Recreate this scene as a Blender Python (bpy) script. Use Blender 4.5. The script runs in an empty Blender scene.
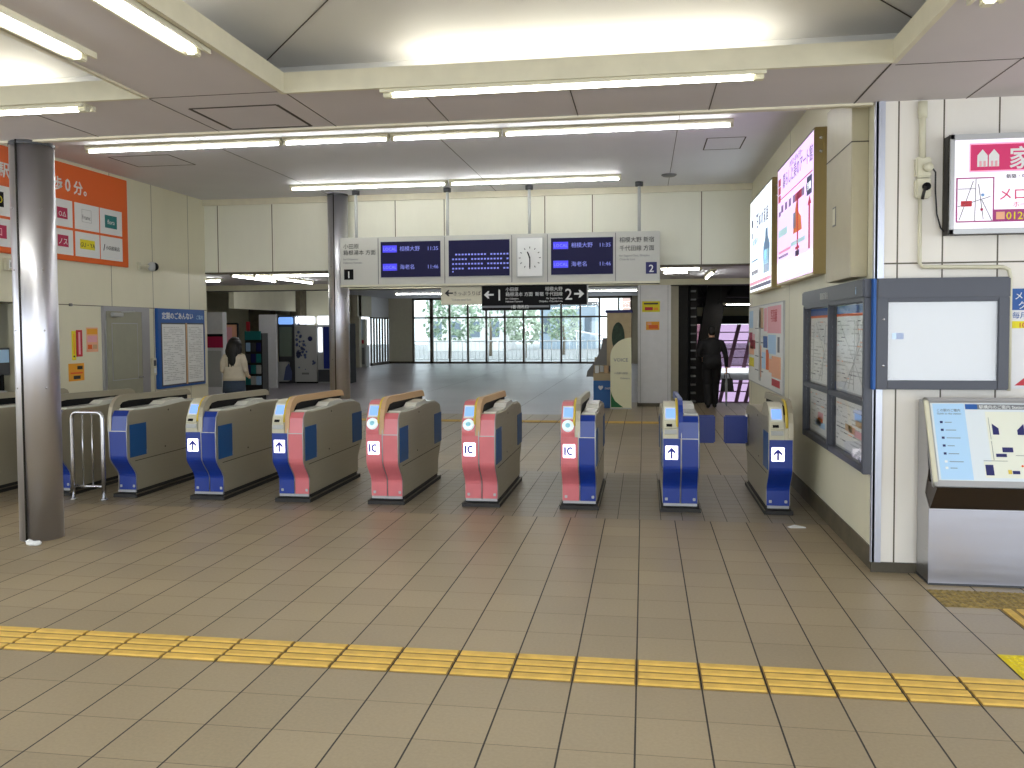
import bpy, bmesh, math, random
from mathutils import Vector, Matrix
random.seed(7)
SC = bpy.context.scene
COL = SC.collection

# ---------------------------------------------------------------- camera
def set_camera():
    f, yaw, pitch, roll = 851.2, 0.1537, -0.0399, -0.0058
    cy, sy = math.cos(yaw), math.sin(yaw); cp, sp = math.cos(pitch), math.sin(pitch)
    fw = Vector((-sy*cp, cy*cp, sp)); r = Vector((cy, sy, 0)); u = r.cross(fw)
    cr, sr = math.cos(roll), math.sin(roll)
    r2 = cr*r + sr*u; u2 = -sr*r + cr*u
    cd = bpy.data.cameras.new('camera'); co = bpy.data.objects.new('camera', cd); COL.objects.link(co)
    M = Matrix.Identity(4)
    for i in range(3):
        M[i][0] = r2[i]; M[i][1] = u2[i]; M[i][2] = -fw[i]
    M[0][3], M[1][3], M[2][3] = 0.033, -4.117, 1.608
    co.matrix_world = M
    cd.sensor_width = 36; cd.lens = f/1024*36
    cd.shift_y = -(384-363.35)/1024
    cd.clip_start = 0.05; cd.clip_end = 300
    SC.camera = co
set_camera()

# ---------------------------------------------------------------- world, exposure
W = bpy.data.worlds.new('world'); SC.world = W; W.use_nodes = True
bg = W.node_tree.nodes['Background']
bg.inputs['Color'].default_value = (0.86, 0.93, 1.0, 1); bg.inputs['Strength'].default_value = 2.1
SC.view_settings.view_transform = 'Standard'
SC.view_settings.look = 'None'
SC.view_settings.gamma = 1
SC.view_settings.exposure = 0.62
SC.view_settings.use_curve_mapping = False
TUBE = 20.0          # brightness of the fluorescent tubes

# ---------------------------------------------------------------- materials
def lin(c):
    c = c/255
    return c/12.92 if c <= 0.04045 else ((c+0.055)/1.055)**2.4
def rgb(r, g, b): return (lin(r), lin(g), lin(b), 1)
MATS = {}
def mat(name, col, rough=0.5, metal=0.0, emit=0.0, noise=0.0, nscale=8, bump=0.0, spec=0.5, coat=0.0):
    if name in MATS: return MATS[name]
    m = bpy.data.materials.new(name); m.use_nodes = True
    nt = m.node_tree; b = nt.nodes['Principled BSDF']
    c = rgb(*col)
    b.inputs['Roughness'].default_value = rough; b.inputs['Metallic'].default_value = metal
    b.inputs['Specular IOR Level'].default_value = spec
    b.inputs['Coat Weight'].default_value = coat
    b.inputs['Base Color'].default_value = c
    if emit:
        b.inputs['Emission Color'].default_value = c; b.inputs['Emission Strength'].default_value = emit
    if noise or bump:
        tc = nt.nodes.new('ShaderNodeTexCoord'); n = nt.nodes.new('ShaderNodeTexNoise')
        n.inputs['Scale'].default_value = nscale; n.inputs['Detail'].default_value = 5
        nt.links.new(tc.outputs['Object'], n.inputs['Vector'])
        if noise:
            mr = nt.nodes.new('ShaderNodeMapRange'); mr.inputs['From Min'].default_value = 0.3; mr.inputs['From Max'].default_value = 0.7
            mr.inputs['To Min'].default_value = 1-noise; mr.inputs['To Max'].default_value = 1+noise*0.5
            nt.links.new(n.outputs['Fac'], mr.inputs['Value'])
            vm = nt.nodes.new('ShaderNodeVectorMath'); vm.operation = 'SCALE'; vm.inputs[0].default_value = c[:3]
            nt.links.new(mr.outputs['Result'], vm.inputs['Scale']); nt.links.new(vm.outputs['Vector'], b.inputs['Base Color'])
            if emit: nt.links.new(vm.outputs['Vector'], b.inputs['Emission Color'])
        if bump:
            bp = nt.nodes.new('ShaderNodeBump'); bp.inputs['Strength'].default_value = bump; bp.inputs['Distance'].default_value = 0.01
            nt.links.new(n.outputs['Fac'], bp.inputs['Height']); nt.links.new(bp.outputs['Normal'], b.inputs['Normal'])
    MATS[name] = m
    return m

def brushed(name, col, rough, vert=True):
    """Brushed metal: streaks along one axis, in colour and roughness."""
    m = mat(name, col, rough, 1.0); nt = m.node_tree; b = nt.nodes['Principled BSDF']
    tc = nt.nodes.new('ShaderNodeTexCoord'); mp = nt.nodes.new('ShaderNodeMapping')
    mp.inputs['Scale'].default_value = (26, 26, 0.6) if vert else (2, 2, 90)
    n = nt.nodes.new('ShaderNodeTexNoise'); n.inputs['Scale'].default_value = 1.5; n.inputs['Detail'].default_value = 4
    nt.links.new(tc.outputs['Object'], mp.inputs['Vector']); nt.links.new(mp.outputs['Vector'], n.inputs['Vector'])
    mr = nt.nodes.new('ShaderNodeMapRange'); mr.inputs['To Min'].default_value = rough*0.75; mr.inputs['To Max'].default_value = rough*1.3
    nt.links.new(n.outputs['Fac'], mr.inputs['Value']); nt.links.new(mr.outputs['Result'], b.inputs['Roughness'])
    return m

class N:
    """Small helper for math node graphs."""
    def __init__(s, m): s.nt = m.node_tree
    def math(s, op, a, b=None, c=None):
        n = s.nt.nodes.new('ShaderNodeMath'); n.operation = op
        for i, v in enumerate((a, b, c)):
            if v is None: continue
            if isinstance(v, (int, float)): n.inputs[i].default_value = v
            else: s.nt.links.new(v, n.inputs[i])
        return n.outputs[0]
    def joint(s, coord, x0, w, t):
        """1 within t/2 of the joints x0 + k*w, else 0"""
        a = s.math('DIVIDE', s.math('SUBTRACT', coord, x0), w)
        fr = s.math('FRACT', s.math('ADD', a, 0.5))
        d = s.math('ABSOLUTE', s.math('SUBTRACT', fr, 0.5))
        return s.math('LESS_THAN', d, t/2/w), s.math('FLOOR', a)
    def mix(s, fac, a, b):
        n = s.nt.nodes.new('ShaderNodeMix'); n.data_type = 'RGBA'
        for k, v in ((0, fac), (6, a), (7, b)):
            if isinstance(v, (int, float, tuple)): n.inputs[k].default_value = v
            else: s.nt.links.new(v, n.inputs[k])
        return n.outputs[2]

TX, TY = 0.29, 0.3094
def tile_mat(name, base, dark, tx, ty, x0, y0, jx, jy, rough, joint_rough=0.7, var=0.12, jfaint=0.5):
    m = mat(name, (128, 118, 100), rough); g = N(m); nt = m.node_tree; b = nt.nodes['Principled BSDF']
    tc = nt.nodes.new('ShaderNodeTexCoord'); sx = nt.nodes.new('ShaderNodeSeparateXYZ'); nt.links.new(tc.outputs['Object'], sx.inputs[0])
    mx, ix = g.joint(sx.outputs[0], x0, tx, jx); my, iy = g.joint(sx.outputs[1], y0, ty, jy)
    cmb = nt.nodes.new('ShaderNodeCombineXYZ'); nt.links.new(ix, cmb.inputs[0]); nt.links.new(iy, cmb.inputs[1])
    wn = nt.nodes.new('ShaderNodeTexWhiteNoise'); wn.noise_dimensions = '2D'; nt.links.new(cmb.outputs[0], wn.inputs['Vector'])
    n1 = nt.nodes.new('ShaderNodeTexNoise'); n1.inputs['Scale'].default_value = 70; n1.inputs['Detail'].default_value = 6; nt.links.new(tc.outputs['Object'], n1.inputs['Vector'])
    n2 = nt.nodes.new('ShaderNodeTexNoise'); n2.inputs['Scale'].default_value = 0.6; n2.inputs['Detail'].default_value = 3; nt.links.new(tc.outputs['Object'], n2.inputs['Vector'])
    f = g.math('ADD', g.math('MULTIPLY', g.math('SUBTRACT', wn.outputs['Value'], 0.5), var), g.math('MULTIPLY', g.math('SUBTRACT', n1.outputs['Fac'], 0.5), 0.34))
    f = g.math('ADD', f, g.math('MULTIPLY', g.math('SUBTRACT', n2.outputs['Fac'], 0.5), 0.5))
    sc = g.math('ADD', f, 1.0)
    vm = nt.nodes.new('ShaderNodeVectorMath'); vm.operation = 'SCALE'; vm.inputs[0].default_value = rgb(*base)[:3]; nt.links.new(sc, vm.inputs['Scale'])
    c = g.mix(g.math('MULTIPLY', my, jfaint), vm.outputs['Vector'], rgb(*dark)); c = g.mix(mx, c, rgb(*dark))
    nt.links.new(c, b.inputs['Base Color'])
    jm = g.math('MAXIMUM', mx, my)
    r = g.math('ADD', g.math('MULTIPLY', jm, joint_rough-rough), g.math('ADD', rough, g.math('MULTIPLY', g.math('SUBTRACT', n2.outputs['Fac'], 0.5), 0.2)))
    nt.links.new(r, b.inputs['Roughness'])
    bp = nt.nodes.new('ShaderNodeBump'); bp.inputs['Strength'].default_value = 0.5; bp.inputs['Distance'].default_value = 0.003
    nt.links.new(g.math('SUBTRACT', g.math('MULTIPLY', n1.outputs['Fac'], 0.25), jm), bp.inputs['Height']); nt.links.new(bp.outputs['Normal'], b.inputs['Normal'])
    return m

def panel_mat(name, col, lines_ax=(), hlines=(), dark=(95, 88, 66), t=0.012, rough=0.45, axis=0, noise=0.08):
    """Wall panels: a plain painted colour with thin dark joints at given positions along one axis and at given heights."""
    m = mat(name, col, rough); g = N(m); nt = m.node_tree; b = nt.nodes['Principled BSDF']
    tc = nt.nodes.new('ShaderNodeTexCoord'); sx = nt.nodes.new('ShaderNodeSeparateXYZ'); nt.links.new(tc.outputs['Object'], sx.inputs[0])
    mk = 0.0
    for p in lines_ax:
        d = g.math('LESS_THAN', g.math('ABSOLUTE', g.math('SUBTRACT', sx.outputs[axis], p)), t/2); mk = g.math('MAXIMUM', mk, d)
    for p in hlines:
        d = g.math('LESS_THAN', g.math('ABSOLUTE', g.math('SUBTRACT', sx.outputs[2], p)), t/2); mk = g.math('MAXIMUM', mk, d)
    n1 = nt.nodes.new('ShaderNodeTexNoise'); n1.inputs['Scale'].default_value = 2.2; n1.inputs['Detail'].default_value = 8; n1.inputs['Roughness'].default_value = 0.65
    mp = nt.nodes.new('ShaderNodeMapping'); mp.inputs['Scale'].default_value = (1, 1, 0.35); nt.links.new(tc.outputs['Object'], mp.inputs['Vector']); nt.links.new(mp.outputs['Vector'], n1.inputs['Vector'])
    sc = g.math('ADD', g.math('MULTIPLY', g.math('SUBTRACT', n1.outputs['Fac'], 0.5), noise*2), 1.0)
    vm = nt.nodes.new('ShaderNodeVectorMath'); vm.operation = 'SCALE'; vm.inputs[0].default_value = rgb(*col)[:3]; nt.links.new(sc, vm.inputs['Scale'])
    nt.links.new(g.mix(mk, vm.outputs['Vector'], rgb(*dark)), b.inputs['Base Color'])
    return m

def glass_mat(name, tint=(1, 1, 1), fac=0.08, rough=0.02):
    m = bpy.data.materials.new(name); m.use_nodes = True; nt = m.node_tree; nt.nodes.clear()
    o = nt.nodes.new('ShaderNodeOutputMaterial'); mx = nt.nodes.new('ShaderNodeMixShader'); t = nt.nodes.new('ShaderNodeBsdfTransparent'); gl = nt.nodes.new('ShaderNodeBsdfGlossy')
    t.inputs['Color'].default_value = (*tint, 1); gl.inputs['Roughness'].default_value = rough; mx.inputs[0].default_value = fac
    nt.links.new(t.outputs[0], mx.inputs[1]); nt.links.new(gl.outputs[0], mx.inputs[2]); nt.links.new(mx.outputs[0], o.inputs[0])
    MATS[name] = m; return m

mat('white', (222, 222, 216), 0.4); mat('paper', (226, 228, 226), 0.7); mat('black', (12, 12, 14), 0.6, spec=0.15); mat('ink', (30, 30, 34), 0.6)
mat('grey', (120, 120, 120), 0.5); mat('light_grey', (180, 182, 180), 0.5); mat('dark_grey', (62, 64, 68), 0.45); mat('text_grey', (120, 122, 126), 0.7)
mat('gate_blue', (16, 52, 142), 0.34, coat=0.3, noise=0.05); mat('gate_blue_dark', (12, 44, 128), 0.4); mat('door_blue', (14, 74, 130), 0.4); mat('flap_blue', (14, 50, 148), 0.35)
mat('gate_pink', (212, 114, 120), 0.36, coat=0.3, noise=0.05); mat('console', (206, 202, 178), 0.4); mat('gate_white', (226, 228, 216), 0.25, coat=0.4)
mat('trim_yellow', (214, 186, 66), 0.5); mat('tan', (196, 160, 118), 0.5); mat('plinth', (34, 32, 30), 0.6); mat('plinth_edge', (120, 114, 98), 0.4, 0.6)
brushed('gate_steel', (178, 171, 150), 0.42, vert=False); MATS['gate_steel'].node_tree.nodes['Principled BSDF'].inputs['Metallic'].default_value = 0.55; brushed('column_steel', (214, 214, 222), 0.36); brushed('steel', (180, 180, 182), 0.3, vert=False)
mat('chrome', (200, 200, 204), 0.2, 1.0); mat('alu', (176, 176, 176), 0.38, 0.8)
mat('lit_white', (246, 240, 255), 0.5, emit=1.2); mat('lit_blue', (30, 40, 150), 0.6); mat('lit_red', (200, 60, 120), 0.5, emit=1.0)
mat('screen_blue', (120, 160, 245), 0.3, emit=0.6); mat('disc_lit', (214, 228, 230), 0.3, emit=0.35); mat('disc_center', (130, 190, 205), 0.3, emit=0.3)
mat('tube_light', (250, 251, 250), 0.5, emit=TUBE); mat('cove_tube', (255, 252, 244), 0.5, emit=TUBE*0.5); mat('fixture_white', (214, 210, 186), 0.5)
mat('tactile', (214, 176, 84), 0.6, noise=0.14, nscale=14); mat('tactile_groove', (146, 116, 54), 0.7, noise=0.2, nscale=20); mat('tactile_bright', (222, 200, 30), 0.6, noise=0.1); mat('tactile_worn', (150, 128, 70), 0.7, noise=0.5, nscale=30)
mat('orange', (226, 98, 22), 0.5); mat('red', (190, 34, 50), 0.5); mat('crimson', (176, 20, 74), 0.5); mat('teal', (22, 120, 118), 0.5); mat('yellow', (228, 214, 30), 0.6); mat('amber', (232, 160, 40), 0.6)
mat('sign_blue', (24, 84, 158), 0.5); mat('navy', (22, 24, 92), 0.5); mat('pale_blue', (170, 206, 236), 0.5); mat('pink', (232, 170, 180), 0.6); mat('peach', (236, 176, 140), 0.6); mat('green', (30, 110, 60), 0.6)
mat('lcd', (14, 12, 50), 0.45, emit=0.25, spec=0.2); mat('lcd_blue', (56, 50, 214), 0.3, emit=0.5); mat('lcd_text', (120, 128, 215), 0.4, emit=0.35)
mat('sign_body', (188, 188, 180), 0.4); mat('steel_dark', (44, 42, 40), 0.5, 0.4); mat('frame_grey', (88, 90, 96), 0.35, 0.5); mat('frame_dark', (74, 76, 84), 0.4, 0.3)
glass_mat('pane_glass', fac=0.10); glass_mat('window_glass', tint=(0.93, 0.97, 0.97), fac=0.06)

# ---------------------------------------------------------------- mesh builder
class MB:
    def __init__(s): s.v = []; s.f = []; s.m = []; s.slots = []; s.sm = []
    def _mi(s, m):
        if m not in s.slots: s.slots.append(m)
        return s.slots.index(m)
    def add(s, vs, fs, m, smooth=False):
        o = len(s.v); s.v += [tuple(p) for p in vs]; k = s._mi(m)
        for f in fs: s.f.append(tuple(i+o for i in f)); s.m.append(k); s.sm.append(smooth)
        return s
    def box(s, x0, x1, y0, y1, z0, z1, m, rot=None, piv=None):
        vs = [(x, y, z) for z in (z0, z1) for y in (y0, y1) for x in (x0, x1)]
        if rot is not None:
            pv = Vector(piv); vs = [pv + rot @ (Vector(p)-pv) for p in vs]
        return s.add(vs, [(0, 2, 3, 1), (4, 5, 7, 6), (0, 1, 5, 4), (2, 6, 7, 3), (0, 4, 6, 2), (1, 3, 7, 5)], m)
    def bbox(s, x0, x1, y0, y1, z0, z1, m, r=0.006, seg=2):
        bm = bmesh.new(); bmesh.ops.create_cube(bm, size=1)
        bmesh.ops.scale(bm, vec=(x1-x0, y1-y0, z1-z0), verts=bm.verts); bmesh.ops.translate(bm, vec=((x0+x1)/2, (y0+y1)/2, (z0+z1)/2), verts=bm.verts)
        bmesh.ops.bevel(bm, geom=bm.edges[:], offset=min(r, 0.45*min(x1-x0, y1-y0, z1-z0)), segments=seg, affect='EDGES')
        bm.verts.ensure_lookup_table(); s.add([v.co[:] for v in bm.verts], [tuple(v.index for v in f.verts) for f in bm.faces], m); bm.free(); return s
    def prism(s, poly, a, b, m, plane='yz', caps=None):
        """extrude a 2-D polygon between a and b along the axis left out of PLANE"""
        n = len(poly)
        def P(p, t): return {'yz': (t, p[0], p[1]), 'xz': (p[0], t, p[1]), 'xy': (p[0], p[1], t)}[plane]
        vs = [P(p, a) for p in poly]+[P(p, b) for p in poly]
        fs = [(i, (i+1) % n, (i+1) % n+n, i+n) for i in range(n)]
        s.add(vs, fs, m); o = len(s.v)-2*n
        from mathutils.geometry import tessellate_polygon
        tri = tessellate_polygon([[Vector((p[0], p[1], 0)) for p in poly]]); k = s._mi(caps or m)
        for t in tri:
            s.f.append(tuple(o+i for i in t)); s.m.append(k); s.sm.append(False)
            s.f.append(tuple(o+n+i for i in reversed(t))); s.m.append(k); s.sm.append(False)
        return s
    def tube(s, pts, r, m, seg=10, closed=False, flat=1.0):
        pts = [Vector(p) for p in pts]; n = len(pts); rs = r if isinstance(r, (list, tuple)) else [r]*n
        rings = []; prev = None
        for i, p in enumerate(pts):
            d = (pts[min(i+1, n-1)]-pts[max(i-1, 0)]) if not closed else (pts[(i+1) % n]-pts[i-1]); d.normalize()
            if prev is None:
                a = Vector((0, 0, 1)) if abs(d.z) < 0.9 else Vector((1, 0, 0)); u = d.cross(a).normalized()
            else: u = (prev-d*prev.dot(d)).normalized()
            prev = u; w = d.cross(u)
            rings.append([p+(u*math.cos(t)+w*math.sin(t)*flat)*rs[i] for t in [2*math.pi*k/seg for k in range(seg)]])
        vs = [q for R in rings for q in R]; fs = []
        for i in range(n if closed else n-1):
            for k in range(seg):
                a, b = i*seg, ((i+1) % n)*seg; fs.append((a+k, a+(k+1) % seg, b+(k+1) % seg, b+k))
        if not closed: fs += [tuple(reversed(range(seg))), tuple((n-1)*seg+k for k in range(seg))]
        return s.add(vs, fs, m, True)
    def cyl(s, x, y, z0, z1, r, m, seg=24, r2=None): return s.tube([(x, y, z0), (x, y, z1)], [r, r if r2 is None else r2], m, seg)
    def disc(s, x, z, y0, y1, r, m, seg=24): return s.tube([(x, y0, z), (x, y1, z)], r, m, seg)
    def lathe(s, prof, m, cx=0, cy=0, seg=24):
        vs = [(cx+r*math.cos(2*math.pi*k/seg), cy+r*math.sin(2*math.pi*k/seg), z) for r, z in prof for k in range(seg)]
        fs = [(i*seg+k, i*seg+(k+1) % seg, (i+1)*seg+(k+1) % seg, (i+1)*seg+k) for i in range(len(prof)-1) for k in range(seg)]
        return s.add(vs, fs, m, True)
    def blob(s, c, r, m, sub=2, rot=None):
        bm = bmesh.new(); bmesh.ops.create_icosphere(bm, subdivisions=sub, radius=1)
        M = Matrix.Diagonal((*(r if isinstance(r, tuple) else (r, r, r)), 1))
        if rot is not None: M = rot.to_4x4() @ M
        bmesh.ops.transform(bm, matrix=Matrix.Translation(c) @ M, verts=bm.verts); bm.verts.ensure_lookup_table()
        s.add([v.co[:] for v in bm.verts], [tuple(v.index for v in f.verts) for f in bm.faces], m, True); bm.free(); return s
    def text(s, t, x, z, size, m, y=0.0, align='CENTER', depth=0.001, sx=1.0, bold=0.0):
        """lettering standing in the local xz plane, read from -y; z is the baseline"""
        cu = bpy.data.curves.new('lettering', 'FONT'); cu.body = t; cu.size = size; cu.align_x = align; cu.extrude = depth; cu.resolution_u = 2; cu.offset = bold*size
        ob = bpy.data.objects.new('lettering', cu); COL.objects.link(ob); dg = bpy.context.evaluated_depsgraph_get(); dg.update()
        me = bpy.data.meshes.new_from_object(ob.evaluated_get(dg), depsgraph=dg)
        vs = [(x+v.co.x*sx, y-v.co.z, z+v.co.y) for v in me.vertices]; fs = [tuple(p.vertices) for p in me.polygons]
        bpy.data.objects.remove(ob); bpy.data.curves.remove(cu); bpy.data.meshes.remove(me)
        return s.add(vs, fs, m)
    def build(s, name, parent=None, label=None, cat=None, group=None, kind=None, loc=None, rz=0, autosmooth=False):
        me = bpy.data.meshes.new(name); me.from_pydata(s.v, [], s.f)
        for sl in s.slots: me.materials.append(MATS[sl])
        me.polygons.foreach_set('material_index', s.m); me.polygons.foreach_set('use_smooth', s.sm)
        bm = bmesh.new(); bm.from_mesh(me); bmesh.ops.recalc_face_normals(bm, faces=bm.faces); bm.to_mesh(me); bm.free(); me.update()
        ob = bpy.data.objects.new(name, me); COL.objects.link(ob)
        if parent is not None: ob.parent = parent
        if loc is not None: ob.location = loc
        if rz: ob.rotation_euler = (0, 0, rz)
        props(ob, label, cat, group, kind); return ob
def props(o, label=None, cat=None, group=None, kind=None):
    for k, v in (('label', label), ('category', cat), ('group', group), ('kind', kind)):
        if v: o[k] = v
def thing(name, label, cat, loc=(0, 0, 0), rz=0, group=None):
    o = bpy.data.objects.new(name, None); o.empty_display_size = 0.1; COL.objects.link(o); o.location = loc; o.rotation_euler = (0, 0, rz)
    props(o, label, cat, group); return o
def struct(mb, name, **k): return mb.build(name, kind='structure', **k)
RW, LW = -math.pi/2, math.pi/2      # rotations of things on the wall at +X (read along -Y) and at -X (read along +Y)
XR, XL = 1.53, -6.70
HALL, SOFF = 3.63, 3.06
YB = 8.27                            # hall's far wall above the opening
YP = 13.7                            # beam and pillar further in
YW = 35.5                            # far windows

# ---------------------------------------------------------------- floor
tile_mat('floor_tile', (150, 135, 108), (40, 34, 28), TX, TY, 0, 0, 0.0075, 0.004, 0.42, jfaint=0.5)
tile_mat('floor_small_tile', (132, 121, 100), (50, 44, 36), 0.181, 0.181, -0.005, 3.08, 0.005, 0.005, 0.36, jfaint=0.45)
tile_mat('floor_smooth', (140, 134, 138), (84, 80, 80), 3.0, 3.0, 0.5, 0.4, 0.01, 0.01, 0.33, jfaint=0.5, var=0.05)
struct(MB().box(-14, 7, -10, 3.08, -0.1, 0, 'floor_tile').box(-14, 7, 5.40, 11.8, -0.1, 0, 'floor_tile').box(-1.2, 4.5, 11.8, 14.6, -0.1, 0, 'floor_tile')
       .box(-14, 7, 3.08, 5.40, -0.1, 0, 'floor_small_tile').box(-14, -1.2, 11.8, 36.2, -0.1, 0, 'floor_smooth').box(-1.2, 0.6, 14.6, 36.2, -0.1, 0, 'floor_smooth'), 'floor')

def tactile(x0, x1, y0, y1, m, bars=4, along='x', dots=False):
    b = MB()
    if along == 'x':
        k = math.floor(x0/TX)
        while k*TX < x1:
            a, c = max(x0, k*TX)+0.005, min(x1, (k+1)*TX)-0.005; k += 1
            if c-a < 0.02: continue
            b.box(a, c, y0+0.003, y1-0.003, 0, 0.003, 'tactile_groove')
            w = (y1-y0)/bars
            for i in range(bars):
                yc = y0+w*(i+0.5)
                b.prism([(yc-w*0.36, 0.003), (yc-w*0.27, 0.009), (yc+w*0.27, 0.009), (yc+w*0.36, 0.003)], a+0.004, c-0.004, m, 'yz')
    else:
        b.box(x0, x1, y0, y1, 0, 0.003, 'tactile_groove'); w = (x1-x0)/bars
        for i in range(bars):
            xc = x0+w*(i+0.5); b.prism([(xc-w*0.33, 0.003), (xc-w*0.25, 0.009), (xc+w*0.25, 0.009), (xc+w*0.33, 0.003)], y0+0.01, y1-0.01, m, 'xz')
    return b
tactile(-9.28, 5.8, -TY, 0, 'tactile').build('tactile_strip', label='long yellow ribbed guide strip crossing the tiled floor in front of the gates', cat='tactile paving')
tactile(-6.4, 1.16, 10.4, 10.7, 'tactile').build('tactile_strip', label='faint yellow guide strip on the floor beyond the ticket gates', cat='tactile paving')
b = MB().box(1.745, 3.48, 1.04, 1.36, 0, 0.003, 'tactile_worn')
for i in range(54):
    for j in range(10): b.lathe([(0.011, 0.003), (0.008, 0.008), (0.0, 0.008)], 'tactile_worn', 1.761+i*0.032, 1.056+j*0.032, 6)
b.build('warning_dot_paving', label='worn brownish dotted warning tiles at the foot of the map stand', cat='tactile paving')
tactile(2.035, 2.32, 0.32, 1.035, 'tactile', 4, 'y').build('tactile_strip', label='short yellow ribbed strip running from the dotted tiles towards the viewer', cat='tactile paving')
b = MB().box(1.745, 2.03, 0.003, 0.306, 0, 0.004, 'tactile_bright')
for i in range(8):
    for j in range(8): b.lathe([(0.012, 0.004), (0.008, 0.009), (0.0, 0.009)], 'tactile_bright', 1.77+i*0.034, 0.035+j*0.034, 8)
b.build('warning_tile', label='single bright lemon yellow warning tile behind the long guide strip', cat='tactile paving')
# ---------------------------------------------------------------- ceilings
mat('soffit_paint', (204, 198, 200), 0.6, noise=0.04, nscale=1.5); mat('coffer_paint', (206, 205, 200), 0.55, noise=0.05, nscale=1.5); mat('lip_paint', (214, 208, 184), 0.4, noise=0.06)
mat('hall_ceiling_paint', (222, 222, 228), 0.55, noise=0.04, nscale=1.2); mat('seam', (70, 64, 58), 0.8); mat('dust', (150, 140, 118), 0.8, noise=0.3, nscale=20)
C1 = (-2.13, 1.38, -2.6, 0.84); C2 = (-6.6, -3.02, -2.6, 0.80)      # the two recesses in the low ceiling: x0, x1, y0, y1
def soffit():
    xs = sorted([-9.5, C2[0], C2[1], C1[0], C1[1], 7]); b = MB(); t = 0.04
    b.box(-9.5, 7, 0.84, 1.78, SOFF, SOFF+t, 'soffit_paint'); b.box(-9.5, 7, -4.8, -2.6, SOFF, SOFF+t, 'soffit_paint')
    b.box(-9.5, C2[0], -2.6, 0.84, SOFF, SOFF+t, 'soffit_paint'); b.box(C2[1], C1[0], -2.6, 0.84, SOFF, SOFF+t, 'soffit_paint'); b.box(C1[1], 7, -2.6, 0.84, SOFF, SOFF+t, 'soffit_paint')
    b.box(C2[0], C2[1], 0.80, 0.84, SOFF, SOFF+t, 'soffit_paint')
    b.box(-9.5, 1.5, 1.74, 1.80, SOFF-0.015, HALL+0.1, 'lip_paint'); b.box(-9.5, 7, -4.8, 1.8, HALL+0.1, HALL+0.2, 'soffit_paint')
    return b
struct(soffit(), 'ceiling')
def coffer(c):
    x0, x1, y0, y1 = c; b = MB(); zt = 3.17; e = 0.30; zc = 3.44
    for (a0, a1, b0, b1) in ((x0-0.02, x1+0.02, y1-0.008, y1+0.02), (x0-0.02, x0+0.008, y0, y1-0.008), (x1-0.008, x1+0.02, y0, y1-0.008), (x0-0.02, x1+0.02, y0-0.02, y0+0.008)): b.box(a0, a1, b0, b1, SOFF-0.012, zt, 'lip_paint')
    # shallow raised tray: a flat middle with slopes coming down behind the lip all around
    X0, X1, Y0, Y1 = x0-e, x1+e, y0-e, y1+e; i = 0.75
    o = [(X0, Y0, 3.30), (X1, Y0, 3.30), (X1, Y1, 3.30), (X0, Y1, 3.30)]; n = [(x0+i, y0+i, zc), (x1-i, y0+i, zc), (x1-i, y1-i, zc), (x0+i, y1-i, zc)]
    l = [(X0, Y0, SOFF+0.05), (X1, Y0, SOFF+0.05), (X1, Y1, SOFF+0.05), (X0, Y1, SOFF+0.05)]
    b.add(l+o+n, [(0, 1, 5, 4), (1, 2, 6, 5), (2, 3, 7, 6), (3, 0, 4, 7), (4, 5, 9, 8), (5, 6, 10, 9), (6, 7, 11, 10), (7, 4, 8, 11), (8, 9, 10, 11)], 'coffer_paint')
    for p, q in zip(o, n): b.tube([Vector(p)+Vector((0, 0, -0.002)), Vector(q)+Vector((0, 0, -0.002))], 0.004, 'seam', 4)
    return b
struct(coffer(C1), 'trim_1'); struct(coffer(C2), 'trim_2')
b = MB()
def seam(x0, y0, x1, y1, z, w=0.006):
    d = Vector((x1-x0, y1-y0, 0)); n = Vector((-d.y, d.x, 0)).normalized()*w/2; p, q = Vector((x0, y0, z)), Vector((x1, y1, z)); dz = Vector((0, 0, 0.002))
    b.add([p-n-dz, p+n-dz, q+n-dz, q-n-dz, p-n+dz, p+n+dz, q+n+dz, q-n+dz], [(0, 1, 2, 3), (4, 7, 6, 5), (0, 4, 5, 1), (1, 5, 6, 2), (2, 6, 7, 3), (3, 7, 4, 0)], 'seam')
for x in (-5.1, -3.98, -1.31, -0.41, 0.46): seam(x, 0.88, x, 1.74, SOFF)
seam(C1[1], 0.84, C1[1], 1.74, SOFF, 0.01); seam(2.06, -2, 2.06, 1.74, SOFF); seam(C1[1]+0.03, 0.93, 7, 0.93, SOFF); seam(C2[1], 0.84, C1[0]-0.03, 0.84, SOFF); seam(C1[0], 0.86, C1[0], 1.74, SOFF); seam(C2[1], 0.84, C2[1], 1.74, SOFF)
for p in ((-2.9, 1.12, -2.3, 1.12), (-2.3, 1.12, -2.3, 1.70), (-2.3, 1.70, -2.9, 1.70), (-2.9, 1.70, -2.9, 1.12)): seam(*p, SOFF, 0.022)
for x in (-4.6, -2.1, 0.37): seam(x, 1.8, x, YB, HALL)
for (x0, x1, y0, y1) in ((-6.1, -5.35, 5.0, 5.6), (0.70, 1.1, 5.25, 5.85)):
    for p in ((x0, y0, x1, y0), (x1, y0, x1, y1), (x1, y1, x0, y1), (x0, y1, x0, y0)): seam(*p, HALL, 0.014)
struct(b, 'trim_3')
struct(MB().box(XL, XR+0.2, 1.8, YB, HALL, HALL+0.1, 'hall_ceiling_paint'), 'ceiling_hall')
struct(MB().box(XL, XR, YB-0.05, YB, HALL-0.09, HALL, 'lip_paint'), 'trim_4')
struct(MB().box(-14, 5, YB+0.2, YP, 2.62, 2.72, 'hall_ceiling_paint'), 'ceiling_passage')
struct(MB().box(-16, 0.75, YP+0.25, YW+0.6, 3.12, 3.22, 'hall_ceiling_paint'), 'ceiling_concourse')
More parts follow.
